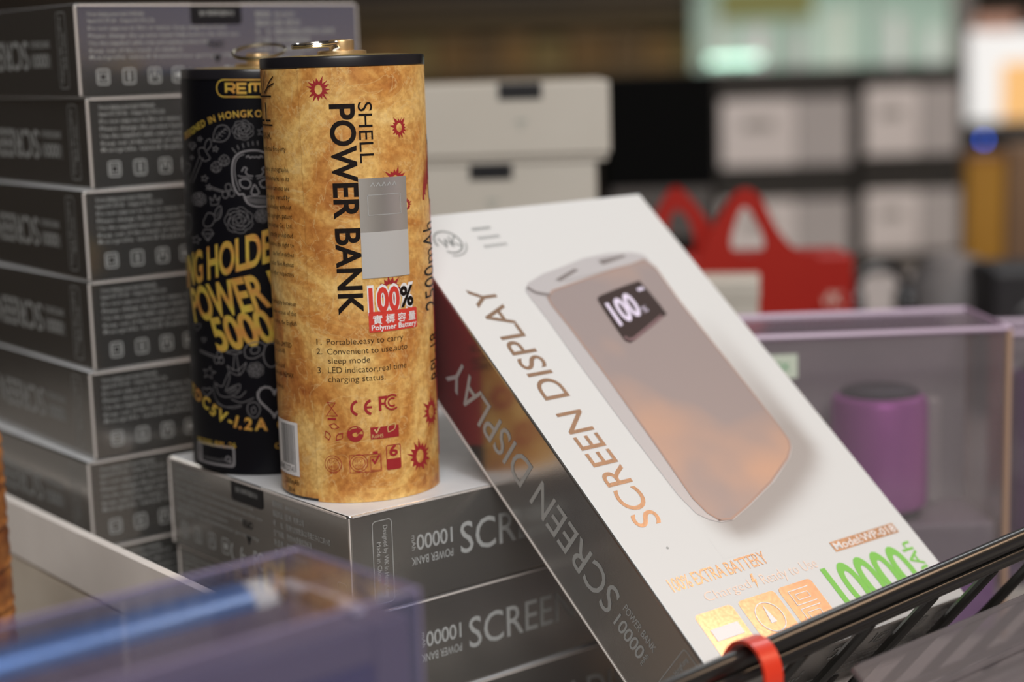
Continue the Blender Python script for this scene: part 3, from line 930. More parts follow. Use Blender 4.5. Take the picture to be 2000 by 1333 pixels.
# split ring lying through the knob
rg = MB(); rg.tube(ring_pts((-.30, -.06, CANH + .285), .285, math.radians(3), math.radians(-3)), .020, 10, True); rg.tube(ring_pts((-.30, -.06, CANH + .255), .283, math.radians(1), math.radians(-2)), .018, 10, True)
rg.tube([(-.06, -.16, CANH + .26), (-.02, -.22, CANH + .22), (-.08, -.24, CANH + .19)], .03, 8)
rg.build('split_ring', STEEL, oc)

BC = Vector((-3.341, 22.185, CZ))
axis = Vector((.028, -.0015, 1)).normalized(); bx = Vector((1, 0, 0)); by = axis.cross(bx).normalized(); bx = by.cross(axis)
MBk = frame(BC + Vector((0, 0, .015)), bx, by, axis)
bc = thing('power_bank_can', 'tall black can with gold lettering and grey tattoo-style line drawings, half behind the parchment can', 'can', MBk)
can_body(bc, (BLACKLABEL, BLACKLABEL), BLACKPLASTIC, 1.0, 5.06)
sheet(bc, 'black_label', BLACKLABEL, .986, -2.9, 2.9, .03, 5.04, 96, .014)


def buv(px, py): return on_can(MBk, px, py)


Z3b = (320, 80, 2.896); Z4b = (320, 500, 2.896)


def tr(z, pts): return [buv(*q) for q in zz(*z, pts)]


pr = Print(cyl(1.0), .10); P = pr.put


def aff(key, s, a, b, t, bold=0.0, lift=.004, sp=1):
    P(key, text2d(s, buv(*a), buv(*b), buv(*t), bold, sp, 5), lift)


# capsule with name
u0, z0 = buv(424, 189); u1, z1 = buv(480, 156)
zc = z0; hz = z1 - z0
P('gold', ribbon2d(rrect(u0, z0, u0 + 1.15, z1, hz * .48, 6), .018, True))
lw, lh, lz0 = .112, (z1 - z0) - .10, z0 + .05          # squared capitals drawn as strokes
for k_, strokes in enumerate(([[(0, 0), (0, 1), (.75, 1), (1, .8), (1, .6), (.8, .42), (.1, .42)], [(.45, .42), (1, 0)]], [[(1, 0), (0, 0), (0, 1), (1, 1)], [(0, .5), (.9, .5)]],
                              [[(0, 0), (0, .85), (.12, 1), (.40, 1), (.5, .9), (.5, .15)], [(.5, .9), (.6, 1), (.88, 1), (1, .85), (1, 0)]], [[(0, 0), (0, .7), (.3, 1), (1, 1), (1, 0)], [(.1, .42), (.95, .42)]], [[(0, 0), (1, 1)], [(0, 1), (1, 0)]])):
    x_ = u0 + .13 + k_ * .152 + (.03 if k_ > 2 else 0)
    for st_ in strokes: P('gold', ribbon2d([(x_ + a_ * lw * (1.25 if k_ == 2 else 1), lz0 + b_ * lh) for a_, b_ in st_], .030))
# arc of gold capitals
s_ = 'DESIGNED IN HONGKONG'
arc = smooth2d(tr(Z3b, [(120, 560), (160, 530), (215, 492), (280, 462), (350, 442), (430, 433), (500, 430), (570, 432)]), 10)
L = [0]
for i in range(1, len(arc)): L.append(L[-1] + math.dist(arc[i], arc[i - 1]))


def at_len(path, L, d):
    for i in range(1, len(path)):
        if L[i] >= d or i == len(path) - 1:
            t = (d - L[i - 1]) / (L[i] - L[i - 1]); a, b = Vector(path[i - 1]), Vector(path[i])
            return a + (b - a) * t, (b - a).normalized()


def arc_text(key, s, path, cap, bold=0.0, d0=0.0, fit=None):
    L = [0]
    for i in range(1, len(path)): L.append(L[-1] + math.dist(path[i], path[i - 1]))
    adv = [(text_w(c, cap, bold) if c != ' ' else cap * .35) + cap * .22 for c in s]
    k = (fit / sum(adv)) if fit else 1
    d = d0
    for c, w_ in zip(s, adv):
        if c != ' ':
            p, t = at_len(path, L, d); n = Vector((-t.y, t.x)); wd = (w_ - cap * .22) * k
            P(key, text2d(c, p, p + t * wd, p + n * cap, bold), .004)
        d += w_ * k


arc_text('gold', s_, arc, .085, .015, 0.0, L[-1] * 1.12)
# slanted headline
aff('gold', 'RING HOLDER', (322, 566), (560, 499), (318, 508), .028, sp=.95)
aff('gold', 'POWER BANK', (381, 628), (650, 548), (372, 566), .028, sp=.95)
aff('gold', '5000mAh', (426, 686), (640, 628), (408, 625), .028, sp=.95)
arc2 = smooth2d(tr(Z4b, [(160, 770), (215, 840), (280, 905), (345, 945), (420, 975), (500, 985), (600, 985), (700, 985)]), 10)
arc_text('gold', ':DC5V-1.2A OUTPUT', arc2, .15, .03, .12)
arc_text('gold', 'T', arc2, .15, .03, .0)
u, z = buv(387, 862); ue = buv(461, 869)[0]
P('gold', text2d('MODEL:RPL-26', (u, z), (ue, z), (u, z + .07), .0)); P('gold', text2d('CAPACITY:5000mAh', (buv(537, 868)[0], z), (buv(537, 868)[0] + .9, z), (buv(537, 868)[0], z + .07), 0))
u0, z0 = buv(388, 897); u1, z1 = buv(457, 878)
P('line2', ribbon2d(rrect(u0, z0, u1, z1 + .02, .04), .028, True)); P('line2', poly2d([(u0, z0), (u0 + .13, z0), (u0 + .13, z1), (u0, z1)]), .003); P('dark', text2d('f', (u0 + .045, z0 + .03), (u0 + .09, z0 + .03), (u0 + .045, z1 - .02), .03), .006)
P('line', text2d('remaxtech', (u0 + .17, z0 + .045), (u1 - .14, z0 + .045), (u0 + .17, z0 + .10), 0)); P('line2', ring2d(u1 - .09, z0 + .09, .035, .035, .014, 12)); P('line2', ribbon2d([(u1 - .065, z0 + .065), (u1 - .035, z0 + .03)], .018))


def ln(z, pts, wd=.012, closed=False, key='line', n=5):
    q = smooth2d(tr(z, pts), n, closed)
    P(key, ribbon2d(q, wd, closed))


# skull
ln(Z3b, [(425, 872), (400, 830), (388, 770), (388, 700), (405, 655), (440, 630), (490, 620), (540, 622), (585, 640)], .022, key='line2')
ln(Z3b, [(432, 850), (412, 800), (402, 740), (405, 690), (425, 655), (455, 642)], .010, key='line2')
ln(Z3b, [(425, 872), (450, 868), (462, 900), (485, 925), (530, 938), (590, 935)], .022, key='line2')
ln(Z3b, [(430, 790), (450, 782), (475, 785), (492, 805), (480, 832), (450, 830), (432, 812), (430, 790)], .016, key='line2', closed=True)
ln(Z3b, [(540, 800), (565, 785), (590, 780)], .016, key='line2'); ln(Z3b, [(540, 800), (555, 828), (590, 830)], .016, key='line2')
ln(Z3b, [(512, 812), (500, 840), (495, 862), (515, 870), (538, 862), (530, 838), (512, 812)], .016, key='line2')
ln(Z3b, [(460, 885), (500, 878), (545, 880), (590, 882)], .012, key='line2')
for k in range(9): ln(Z3b, [(468 + 14 * k, 884 + (2 * k if k < 4 else 6)), (474 + 13 * k, 912 + (3 * k if k < 4 else 12))], .012, key='line2', n=2)
for dx in (0, 1):
    f = (lambda x: x) if not dx else (lambda x: 1026 - x)
    ln(Z3b, [(f(440), 740), (f(455), 715), (f(470), 725), (f(462), 742), (f(478), 760), (f(505), 765)], .014, key='line2')
    ln(Z3b, [(f(465), 660), (f(478), 650), (f(488), 662), (f(500), 655), (f(513), 660)], .014, key='line2')
    ln(Z3b, [(f(420), 760), (f(440), 768), (f(470), 770), (f(500), 782)], .010, key='line2')
for a, b in (((385, 605), (410, 635)), ((415, 590), (425, 615)), ((445, 580), (452, 605)), ((475, 572), (480, 597)), ((502, 568), (505, 592)), ((530, 565), (532, 590))): ln(Z3b, [a, b], .014, n=2)


def rose(z, cx, cy, r, wd=.010):
    rd = random.Random(int(cx))
    for ring, (m, k) in enumerate(((1.0, 7), (.72, 5), (.45, 4), (.22, 3))):
        pts = []
        for i in range(k * 6):
            a = 2 * PI * i / (k * 6) + ring * .7
            q = r * m * (1 + .13 * abs(math.sin(a * k / 2 + ring))) * (1 - .05 * rd.random())
            pts.append((cx + q * math.cos(a), cy + q * .92 * math.sin(a)))
        ln(z, pts, wd, True, n=2)
        for i in range(k):
            a = 2 * PI * i / k + ring * .7
            ln(z, [(cx + r * m * math.cos(a), cy + r * m * .9 * math.sin(a)), (cx + r * m * .82 * math.cos(a + .35), cy + r * m * .75 * math.sin(a + .35)), (cx + r * m * .75 * math.cos(a + .75), cy + r * m * .68 * math.sin(a + .75))], wd * .8, n=2)


def star(z, cx, cy, r, wd=.010):
    pts = [(cx + (r if k % 2 == 0 else r * .45) * math.sin(PI * k / 5 + .2), cy - (r if k % 2 == 0 else r * .45) * math.cos(PI * k / 5 + .2)) for k in range(10)]
    P('line', ribbon2d(tr(z, pts), wd, True))


def heart(z, cx, cy, r, wd=.010, key='line'):
    pts = [(cx + r * .062 * 16 * math.sin(t) ** 3, cy - r * .062 * (13 * math.cos(t) - 5 * math.cos(2 * t) - 2 * math.cos(3 * t) - math.cos(4 * t))) for t in [2 * PI * k / 26 for k in range(26)]]
    P(key, ribbon2d(tr(z, pts), wd, True))


rose(Z3b, 448, 505, 56); rose(Z3b, 425, 1015, 74); rose(Z3b, 556, 990, 38); rose(Z3b, 200, 895, 38); rose(Z4b, 520, 645, 42)
for q in ((205, 555, 15), (293, 612, 18), (160, 660, 12), (232, 778, 20), (552, 515, 24), (186, 1125, 26), (256, 828, 18)): star(Z3b, *q)
star(Z4b, 258, 662, 36)
ln(Z3b, [(278, 565), (285, 520), (305, 485), (345, 478), (372, 505), (365, 545), (330, 570), (278, 565)], .012); ln(Z3b, [(280, 570), (320, 525), (355, 492)], .010)
for k in range(4): ln(Z3b, [(300 + 15 * k, 550 - 17 * k), (322 + 14 * k, 556 - 16 * k)], .008, n=2); ln(Z3b, [(300 + 15 * k, 550 - 17 * k), (298 + 14 * k, 524 - 10 * k)], .008, n=2)
for cx, cy in ((295, 712), (340, 675)):
    ln(Z3b, [(cx - 26, cy - 8), (cx, cy - 30), (cx + 26, cy - 14), (cx + 28, cy + 16), (cx + 2, cy + 32), (cx - 26, cy + 16), (cx - 26, cy - 8)], .011, n=2); ln(Z3b, [(cx - 26, cy - 8), (cx + 2, cy + 2), (cx + 26, cy - 14)], .009, n=2); ln(Z3b, [(cx + 2, cy + 2), (cx + 2, cy + 32)], .009, n=2)
    for a, b in ((-12, 8), (-12, 20), (14, 6), (14, 18), (0, -14)): P('line', disc2d(*buv(320 + (cx + a) / 2.896, 80 + (cy + b) / 2.896), .012, .012, 8))
for cx, cy, r in ((163, 597, 20), (250, 1100, 32)):
    ln(Z3b, [(cx - r, cy - r * .3), (cx - r * .6, cy - r), (cx + r * .6, cy - r), (cx + r, cy - r * .3), (cx, cy + r), (cx - r, cy - r * .3)], .012, n=1); ln(Z3b, [(cx - r, cy - r * .3), (cx + r, cy - r * .3)], .009, n=1); ln(Z3b, [(cx - r * .4, cy - r * .3), (cx, cy + r), (cx + r * .4, cy - r * .3)], .009, n=1)
ln(Z3b, [(250, 818), (340, 850)], .012, n=2); ln(Z3b, [(250, 830), (338, 858)], .012, n=2)
for cx, cy in ((365, 828), (348, 870), (385, 862)): P('line', ring2d(*buv(320 + cx / 2.896, 80 + cy / 2.896), .04, .045, .013, 14))
ln(Z3b, [(268, 930), (262, 885), (278, 905), (290, 870), (300, 903), (318, 882), (308, 925), (268, 930)], .011, n=1)
ln(Z3b, [(235, 1000), (250, 975), (275, 978), (290, 1005), (270, 1045), (235, 1050), (225, 1025), (235, 1000)], .012); ln(Z3b, [(285, 985), (300, 950), (322, 935), (328, 965), (318, 1000), (292, 1018)], .012)
for k in range(4): ln(Z3b, [(292 + 8 * k, 985 - 10 * k), (318 + 3 * k, 1000 - 14 * k)], .008, n=2)
ln(Z3b, [(150, 800), (175, 730), (205, 650)], .010); ln(Z3b, [(165, 805), (195, 730), (225, 660)], .010); ln(Z3b, [(205, 655), (198, 615), (225, 605), (248, 640), (262, 665), (232, 680), (205, 655)], .012); ln(Z3b, [(230, 610), (240, 570), (262, 555), (268, 590), (245, 622)], .012)
ln(Z3b, [(128, 980), (150, 985), (160, 1020), (155, 1070), (138, 1085), (122, 1050), (120, 1010), (128, 980)], .012); ln(Z3b, [(120, 690), (150, 700), (140, 740), (120, 760)], .012)
# lower group: anchor, locket, swallow, hearts, key, pendant
for q in ([(385, 590), (378, 640), (420, 668), (428, 590)], ): pass
ln(Z4b, [(400, 560), (392, 650)], .011, n=2); ln(Z4b, [(412, 560), (428, 672)], .011, n=2); ln(Z4b, [(350, 545), (400, 535), (440, 545), (400, 556), (350, 545)], .013)
ln(Z4b, [(358, 620), (375, 655), (425, 675), (455, 640), (465, 605), (440, 630), (415, 648), (385, 640), (358, 620)], .012)
ln(Z4b, [(455, 530), (480, 500), (530, 488), (570, 505), (560, 550), (510, 580), (465, 572), (455, 530)], .014); ln(Z4b, [(490, 532), (510, 512), (540, 522), (530, 548), (500, 552), (490, 532)], .014)
P('line', ring2d(*buv(320 + 608 / 2.896, 500 + 560 / 2.896), .10, .16, .016, 20))
ln(Z4b, [(295, 720), (330, 740), (350, 700), (368, 660), (372, 700), (352, 760), (390, 740), (430, 728), (425, 765), (390, 790), (350, 800), (310, 780), (295, 720)], .012)
for k in range(3): ln(Z4b, [(345 + 10 * k, 765 + 8 * k), (380 + 12 * k, 752 + 6 * k), (412 + 4 * k, 740 + 10 * k)], .009)
ln(Z4b, [(390, 795), (430, 800), (465, 765)], .012); ln(Z4b, [(380, 810), (440, 830), (510, 805)], .012); ln(Z4b, [(290, 710), (285, 780), (320, 840), (390, 862), (440, 850)], .009); ln(Z4b, [(300, 830), (350, 855), (440, 845)], .009)
heart(Z4b, 245, 768, 27, .014); heart(Z4b, 190, 400, 22); heart(Z4b, 228, 475, 14); heart(Z4b, 625, 812, 95, .026, 'line2')
ln(Z4b, [(480, 835), (520, 830), (545, 870), (520, 915), (485, 900), (472, 865), (480, 835)], .013); ln(Z4b, [(495, 865), (512, 855), (520, 880), (503, 892), (495, 865)], .012)
ln(Z4b, [(205, 530), (290, 565)], .012, n=2); ln(Z4b, [(205, 540), (285, 575)], .012, n=2)
for cx, cy in ((315, 560), (300, 590), (325, 590)): P('line', ring2d(*buv(320 + cx / 2.896, 500 + cy / 2.896), .04, .045, .014, 12))
pr.build(bc, {'gold': ('gold_lettering', GOLDINK), 'line': ('grey_line_drawing', GREYLINE), 'line2': ('pale_line_drawing', principled('pale_line_ink', (.21, .20, .21), .5)), 'dark': ('dark_letter', BLACKINK)})
rg = MB(); rg.tube(ring_pts((.03, -.10, 5.06 + .36), .345, math.radians(15), math.radians(-3)), .015, 10, True)
rg.tube(ring_pts((.035, -.10, 5.06 + .345), .340, math.radians(16), math.radians(-4)), .013, 10, True)
rg.build('split_ring', principled('dull_steel', (.34, .30, .22), .3, 1.0), bc)

# ------------------------------------------------------------------ wire rack in front of the leaning carton
M_WIRE = principled('black_coated_wire', (0.012, 0.011, 0.010), 0.30, 0, 0.5, 0.3)
yw = -.16
a1 = on_plane(ML, 1560, 1262, 1, yw); a2 = on_plane(ML, 1960, 1087, 1, yw)
slope = (a2.z - a1.z) / (a2.x - a1.x)
railz = lambda x: a1.z + slope * (x - a1.x)
ra = thing('wire_rack', 'black wire basket front with a double top rail running below the leaning white carton', 'wire rack', ML)
for dy, dz, r in ((.095, .08, .105), (-.02, -.075, .090)):
    mb = MB(); mb.tube([(x, yw + dy, railz(x) + dz) for x in (-2.2, -1, 2, 5, 8, 10.6)], r, 16); mb.build('rail', M_WIRE, ra)
wires = []
base = [on_plane(ML, *q, 1, yw).x for q in ((1668, 1240), (1785, 1188), (1905, 1136))]
step = (base[2] - base[0]) / 2
for k in range(-4, 7):
    x = base[0] + step * k
    mb = MB(); z1 = railz(x)
    mb.tube([(x, yw - .06, z1 - .1), (x, yw - .06, z1 - .6), (x, yw - .04, -2.0), (x, yw - .04, -2.4)], .068, 10)
    wires.append(mb.build('wire', M_WIRE, ra))
for z_ in (-1.4, -2.3):
    mb = MB(); mb.tube([(x, yw - .16, z_) for x in (-2.2, 2, 10.6)], .06, 10); mb.build('cross_wire', M_WIRE, ra)
# clear price-ticket holder clipped outside the wires
e1 = on_plane(ML, 1673, 1304, 2, 1.15); e2 = on_plane(ML, 2000, 1166, 2, 1.15)
slx = (e2.y - e1.y) / (e2.x - e1.x)
th = thing('ticket_holder', 'clear plastic ticket strip at the lower right corner, below the black rail', 'plastic strip', ML)
M_STRIP = clear('clear_grey_strip', (.72, .70, .72), .08, .24, (.30, .27, .28), .12)
fy = lambda x: e1.y + slx * (x - e1.x)
mb = MB(); xs = (0.6, 9.5)
mb.add([(x, fy(x) + d, z) for x in xs for d, z in ((0, 1.13), (0, 1.19), (-3.2, 1.19), (-3.2, 1.13))], [[0, 4, 5, 1], [1, 5, 6, 2], [2, 6, 7, 3], [3, 7, 4, 0], [0, 1, 2, 3], [7, 6, 5, 4]])
mb.build('panel', M_STRIP, th)
g1 = on_plane(ML, 1700, 1333 - 52, 2, 1.19); g2 = on_plane(ML, 2000, 1260, 2, 1.25); g3 = on_plane(ML, 1850, 1325, 2, 1.25)
d2 = g2.y - fy(g2.x)
mb = MB(); mb.tube([(x, fy(x) + d2, 1.22) for x in (1, 5, 9.4)], .045, 10); mb.build('fold', M_STRIP, th)
mb = MB(); mb.tube([(x, fy(x) - .01, 1.16) for x in (.7, 5, 9.4)], .035, 10); mb.build('top_edge', M_STRIP, th)
# red tie looped over the rail
xt = on_plane(ML, 1462, 1300, 1, yw).x
tie = thing('cable_tie', 'red plastic tie looped over the black rail at the bottom edge', 'tie', ML)
mb = MB(); n = 40; R = .36; cz = railz(xt)
cy_ = yw - .10
vs = []; fs = []
for k in range(n):
    a = 2 * PI * k / n
    for rr, xx in ((R, -.13), (R + .04, -.13), (R + .04, .13), (R, .13)):
        vs.append((xt + xx + .10 * math.sin(a), cy_ + rr * math.sin(a) * 1.0, cz + rr * math.cos(a)))
for k in range(n):
    k2 = (k + 1) % n
    for q in range(4):
        fs.append([4 * k + q, 4 * k2 + q, 4 * k2 + (q + 1) % 4, 4 * k + (q + 1) % 4])
mb.add(vs, fs, 0, True); mb.build('band', principled('red_plastic', (.62, .035, .012), .35, 0, .5, .2), tie)
mb = MB(); mb.box((xt - .14, cy_ - R - .16, cz - .10), (xt + .14, cy_ - R + .03, cz + .10), .02); mb.build('lock', principled('red_plastic_lock', (.60, .04, .02), .35), tie)

# ------------------------------------------------------------------ clear box with the blue cylinder, nearest
YA = .73; f1 = Vector((math.cos(YA), math.sin(YA), 0)); f2 = Vector((-math.sin(YA), math.cos(YA), 0))
A = Vector((-.861, 13.76, -4.423)); Hb = A.z - FLOOR_U; LBX, WBX = 9.5, 1.78
MF = frame(A - Vector((0, 0, Hb)) - f1 * LBX, f1, f2, UPZ)     # local x 0..LBX, y 0..WBX, z 0..Hb
fb = thing('clear_box', 'transparent violet-tinted box with a blue cylinder inside, nearest at the lower left', 'box', MF)
M_CLEARV = clear('clear_violet_plastic', (.88, .89, .98), .04, .07, (.24, .25, .44), .10)
M_CLEART = clear('clear_top_plastic', (.95, .95, .98), .03, .03, (.30, .28, .42), .08)
M_CLEARE = principled('violet_plastic_edge', (.20, .17, .27), .25, 0, .6)
def panel(t, lo, hi, mat, name='panel'):
    m_ = MB(); m_.box(lo, hi, 0); return m_.build(name, mat, t)
panel(fb, (0, 0, 0), (LBX, .03, Hb), M_CLEARV); panel(fb, (0, WBX - .03, 0), (LBX, WBX, Hb), M_CLEARV)
panel(fb, (LBX - .03, .03, 0), (LBX, WBX - .03, Hb), M_CLEARV); panel(fb, (0, .03, 0), (.03, WBX - .03, Hb), M_CLEARV)
panel(fb, (.03, .03, Hb - .03), (LBX - .03, WBX - .03, Hb), M_CLEART, 'top_panel')
for q in (((0, 0, Hb), (LBX, 0, Hb)), ((LBX, 0, Hb), (LBX, WBX, Hb)), ((0, WBX, Hb), (LBX, WBX, Hb)), ((LBX, 0, 0), (LBX, 0, Hb))):
    mb = MB(); mb.tube(q, .018, 8); mb.build('edge_strip', M_CLEARE, fb)
zc_ = Hb - .29
def ft(px, py, z=Hb - .18): return on_plane(MF, px, py, 2, z)
M_TRAY = noisy(principled('navy_tray', (.045, .045, .12), .45), 20, (.035, .04, .12), (.075, .05, .10))
M_MAUVE = principled('mauve_tray', (.15, .11, .13), .45)
rc = .235
pe = on_plane(MF, 522, 1170, 2, zc_); pl = on_plane(MF, 240, 1238, 2, zc_); xe = pe.x; cyc = max(rc + .1, min(WBX - rc - .1, (pe.y + pl.y) / 2))
mb = MB(); mb.box((.05, .05, .02), (xe + .1, WBX - .05, Hb - .54), .03); mb.build('inner_tray', M_TRAY, fb)
mb = MB(); mb.box((xe + .1, .05, .02), (LBX - .05, WBX - .05, Hb - .22), .03); mb.build('end_tray', M_MAUVE, fb)
for y0_, y1_, m_ in ((.05, cyc - rc - .04, M_MAUVE), (cyc + rc + .04, WBX - .05, M_TRAY)):
    if y1_ - y0_ > .05:
        mb = MB(); mb.box((.05, y0_, Hb - .54), (xe + .09, y1_, Hb - .22), .02); mb.build('tray_ledge', m_, fb)
M_BRN = principled('brown_card_insert', (.13, .06, .03), .6)
for q in (((390, 1140), (560, 1092)), ((575, 1190), (690, 1155))):
    a_, b_ = ft(*q[0]), ft(*q[1]); y_ = (a_.y + b_.y) / 2; y_ = WBX - .22 if q[0][0] < 500 else max(.32, min(WBX - .32, y_)); hy_ = .12 if q[0][0] < 500 else .2
    mb = MB(); mb.box((xe + .12 if q[0][0] < 500 else max(a_.x, xe + .15), y_ - hy_, Hb - .22), (xe + .75 if q[0][0] < 500 else min(b_.x, LBX - .5), y_ + hy_, Hb - .14), .02); mb.build('brown_insert', M_BRN, fb)
mb = MB(); mb.box((LBX - .42, .35, Hb - .22), (LBX - .30, WBX - .08, Hb - .14), .02); mb.build('white_strip', principled('white_strip_plastic', (.60, .55, .56), .35), fb)
bl = thing('blue_cylinder', 'glossy blue metal cylinder lying in the nearest clear box, pale cap at its right end', 'power bank', MF)
def xlathe(mb, prof, cy, cz, n=40, mi=0):
    vs = []; fs = []
    for x, r in prof:
        for k in range(n):
            a = 2 * PI * k / n; vs.append((x, cy + r * math.cos(a), cz + r * math.sin(a)))
    for i in range(len(prof) - 1):
        for k in range(n):
            k2 = (k + 1) % n; fs.append([i * n + k, (i + 1) * n + k, (i + 1) * n + k2, i * n + k2])
    mb.add(vs, fs, mi, True)
mb = MB(); xlathe(mb, [(1.0, 0), (1.0, rc - .05), (1.05, rc), (xe - .30, rc), (xe - .29, rc - .01)], cyc, zc_); mb.build('tube', principled('blue_anodised', (.24, .46, .95), .28, .78), bl)
mb = MB(); xlathe(mb, [(xe - .30, rc - .01), (xe - .08, rc - .01), (xe, rc - .08), (xe, 0)], cyc, zc_); mb.build('cap', principled('pale_cap_plastic', (.72, .74, .72), .3), bl)
0 and print('FG', pe, pl, cyc, xe, [tuple(ft(*q)) for q in ((390,1140),(560,1092),(575,1190),(690,1155))])
mb = MB(); mb.box((LBX - 3.2, -.012, .4), (LBX - 2.95, -.002, Hb - 1.3), 0); mb.box((LBX - 1.75, -.012, .4), (LBX - 1.55, -.002, Hb - .5), 0); mb.build('printed_stripe', principled('dark_blue_print', (.02, .035, .12), .4), fb)

# ------------------------------------------------------------------ white card divider, lower left
wo = Vector((-5.6464, 22.6267, 0)) - L2 * .78
MW = frame(Vector((wo.x, wo.y, FLOOR_U)), M2, L2, UPZ)      # x away, y right (towards the stack)
dv = thing('card_divider', 'white card divider wall with a folded lip, slanting in front of the tall silver stack', 'divider', MW)
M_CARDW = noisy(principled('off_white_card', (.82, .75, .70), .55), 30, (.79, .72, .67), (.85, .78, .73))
Hw = -5.985 - FLOOR_U
mb = MB(); mb.box((-6.4, -.06, Hw - .80), (5.2, .02, Hw), .01); mb.build('lip', M_CARDW, dv)
mb = MB(); mb.box((-6.4, .025, .0), (5.2, .08, Hw - .01), .01); mb.build('wall', M_CARDW, dv)
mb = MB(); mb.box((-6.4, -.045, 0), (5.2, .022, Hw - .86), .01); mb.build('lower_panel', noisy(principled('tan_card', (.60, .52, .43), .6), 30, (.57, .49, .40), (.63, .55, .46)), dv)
mb = MB(); mb.box((-6.4, -.9, 0), (5.2, -.05, .05), .01); mb.build('foot', M_CARDW, dv)

# ------------------------------------------------------------------ brown wallet at the left edge
pw = px_ray(16, 1000)[1]; pw = pw * (17.2 / pw.dot(FW))
ptop = px_ray(8, 838)[1]; ptop = ptop * (17.2 / ptop.dot(FW))
MWL = Matrix.Translation(wp(pw.x, pw.y, FLOOR_U)) @ Matrix.Rotation(.35, 4, 'Z')
wl = thing('cork_roll', 'orange-brown cork-textured roll with a ragged edge, cut by the left edge of the picture', 'roll', MWL)
hW = ptop.z - FLOOR_U
prof = []
n = 120; vs = []; fs = []; rd = random.Random(5)
hs = [hW * k / 90 for k in range(91)]
for j, z in enumerate(hs):
    for k in range(60):
        a = 2 * PI * k / 60; r = .75 + .012 * math.sin(z * 45) + .010 * rd.random()
        vs.append((-.77 + r * math.cos(a), r * math.sin(a), z))
for j in range(90):
    for k in range(60): k2 = (k + 1) % 60; fs.append([j * 60 + k, j * 60 + k2, (j + 1) * 60 + k2, (j + 1) * 60 + k])
fs.append([90 * 60 + k for k in range(60)]); fs.append([k for k in range(60)][::-1])
mb = MB(); mb.add(vs, fs, 0, True); mb.build('roll', noisy(principled('orange_cork', (.35, .13, .03), .6), 120, (.17, .05, .012), (.48, .20, .05), 5, .35, .65, .4), wl)
mb = MB(); mb.lathe([(.02, hW + .01), (.5, hW + .04), (.62, hW + .01), (.62, hW - .02)], 40, c=(-.77, 0, 0)); mb.build('end_cap', BLACKPLASTIC, wl)

# ------------------------------------------------------------------ clear box with the purple cylinder, right
M_CLEARP = clear('clear_grey_plastic', (.93, .91, .93), .04, .10, (.40, .37, .37), .10)
M_EDGEP = principled('plastic_edge_lilac', (.36, .26, .36), .3, 0, .6)
M_EDGEO = principled('plastic_edge_tan', (.40, .26, .18), .35, 0, .6)
def acrylic(name, label, tr_, wx, wy, yaw, purple, tagtxt, group):
    """tr_ = top right front corner"""
    gx = Vector((math.cos(yaw), math.sin(yaw), 0)); gy = Vector((-math.sin(yaw), math.cos(yaw), 0)); h = tr_.z - FLOOR_U
    M = frame(tr_ - gx * wx - Vector((0, 0, h)), gx, gy, UPZ)
    t = thing(name, label, 'box', M, group)
    panel(t, (0, 0, 0), (wx, .04, h), M_CLEARP); panel(t, (0, wy - .04, 0), (wx, wy, h), M_CLEARP)
    panel(t, (0, .04, 0), (.04, wy - .04, h), M_CLEARP); panel(t, (wx - .04, .04, 0), (wx, wy - .04, h), M_CLEARP)
    panel(t, (.04, .04, h - .04), (wx - .04, wy - .04, h), clear('clear_lilac_top', (.92, .87, .92), .06, .16, (.42, .34, .42), .1), 'top_panel')
    for q, m_ in ((((0, 0, h), (wx, 0, h)), M_EDGEP), (((0, wy, h), (wx, wy, h)), M_EDGEP), (((wx, 0, h), (wx, wy, h)), M_EDGEP), (((0, 0, h), (0, wy, h)), M_EDGEP), (((wx, 0, 0), (wx, 0, h)), M_EDGEO), (((0, 0, 0), (0, 0, h)), M_EDGEO)):
        mb = MB(); mb.tube(q, .05, 8); mb.build('edge_strip', m_, t)
    mb = MB(); mb.box((.06, wy - .25, .05), (wx - .06, wy - .15, h - .1), .01); mb.build('back_card', noisy(principled('grey_back_card', (.32, .30, .29), .6), 12, (.28, .265, .26), (.36, .34, .325)), t)
    if tagtxt:
        mb = MB(); mb.box((.25, -.02, h - .62), (.90, -.002, h - .26), 0); sk = mb.build('price_sticker', principled('pale_green_sticker', (.55, .60, .50), .5), t)
        p_ = Print(lambda u, v, l: (u, -.02 - l, v)); p_.put('g', text2d('WTX', (.36, h - .50), (.78, h - .50), (.36, h - .39), .02)); p_.build(sk, {'g': ('sticker_lettering', principled('green_print', (.08, .32, .14), .5))})
    return t, M, h


TR = Vector((7.43, 24.75, -4.18))
ax, MA, hA = acrylic('clear_box', 'clear plastic box with lilac top holding a purple cylinder, right of the leaning carton', TR, 4.1, 2.0, .05, True, True, None)
M_PURP = principled('purple_metal', (.56, .16, .52), .30, .45); M_PURP2 = principled('deep_purple_metal', (.15, .03, .20), .35, .4)


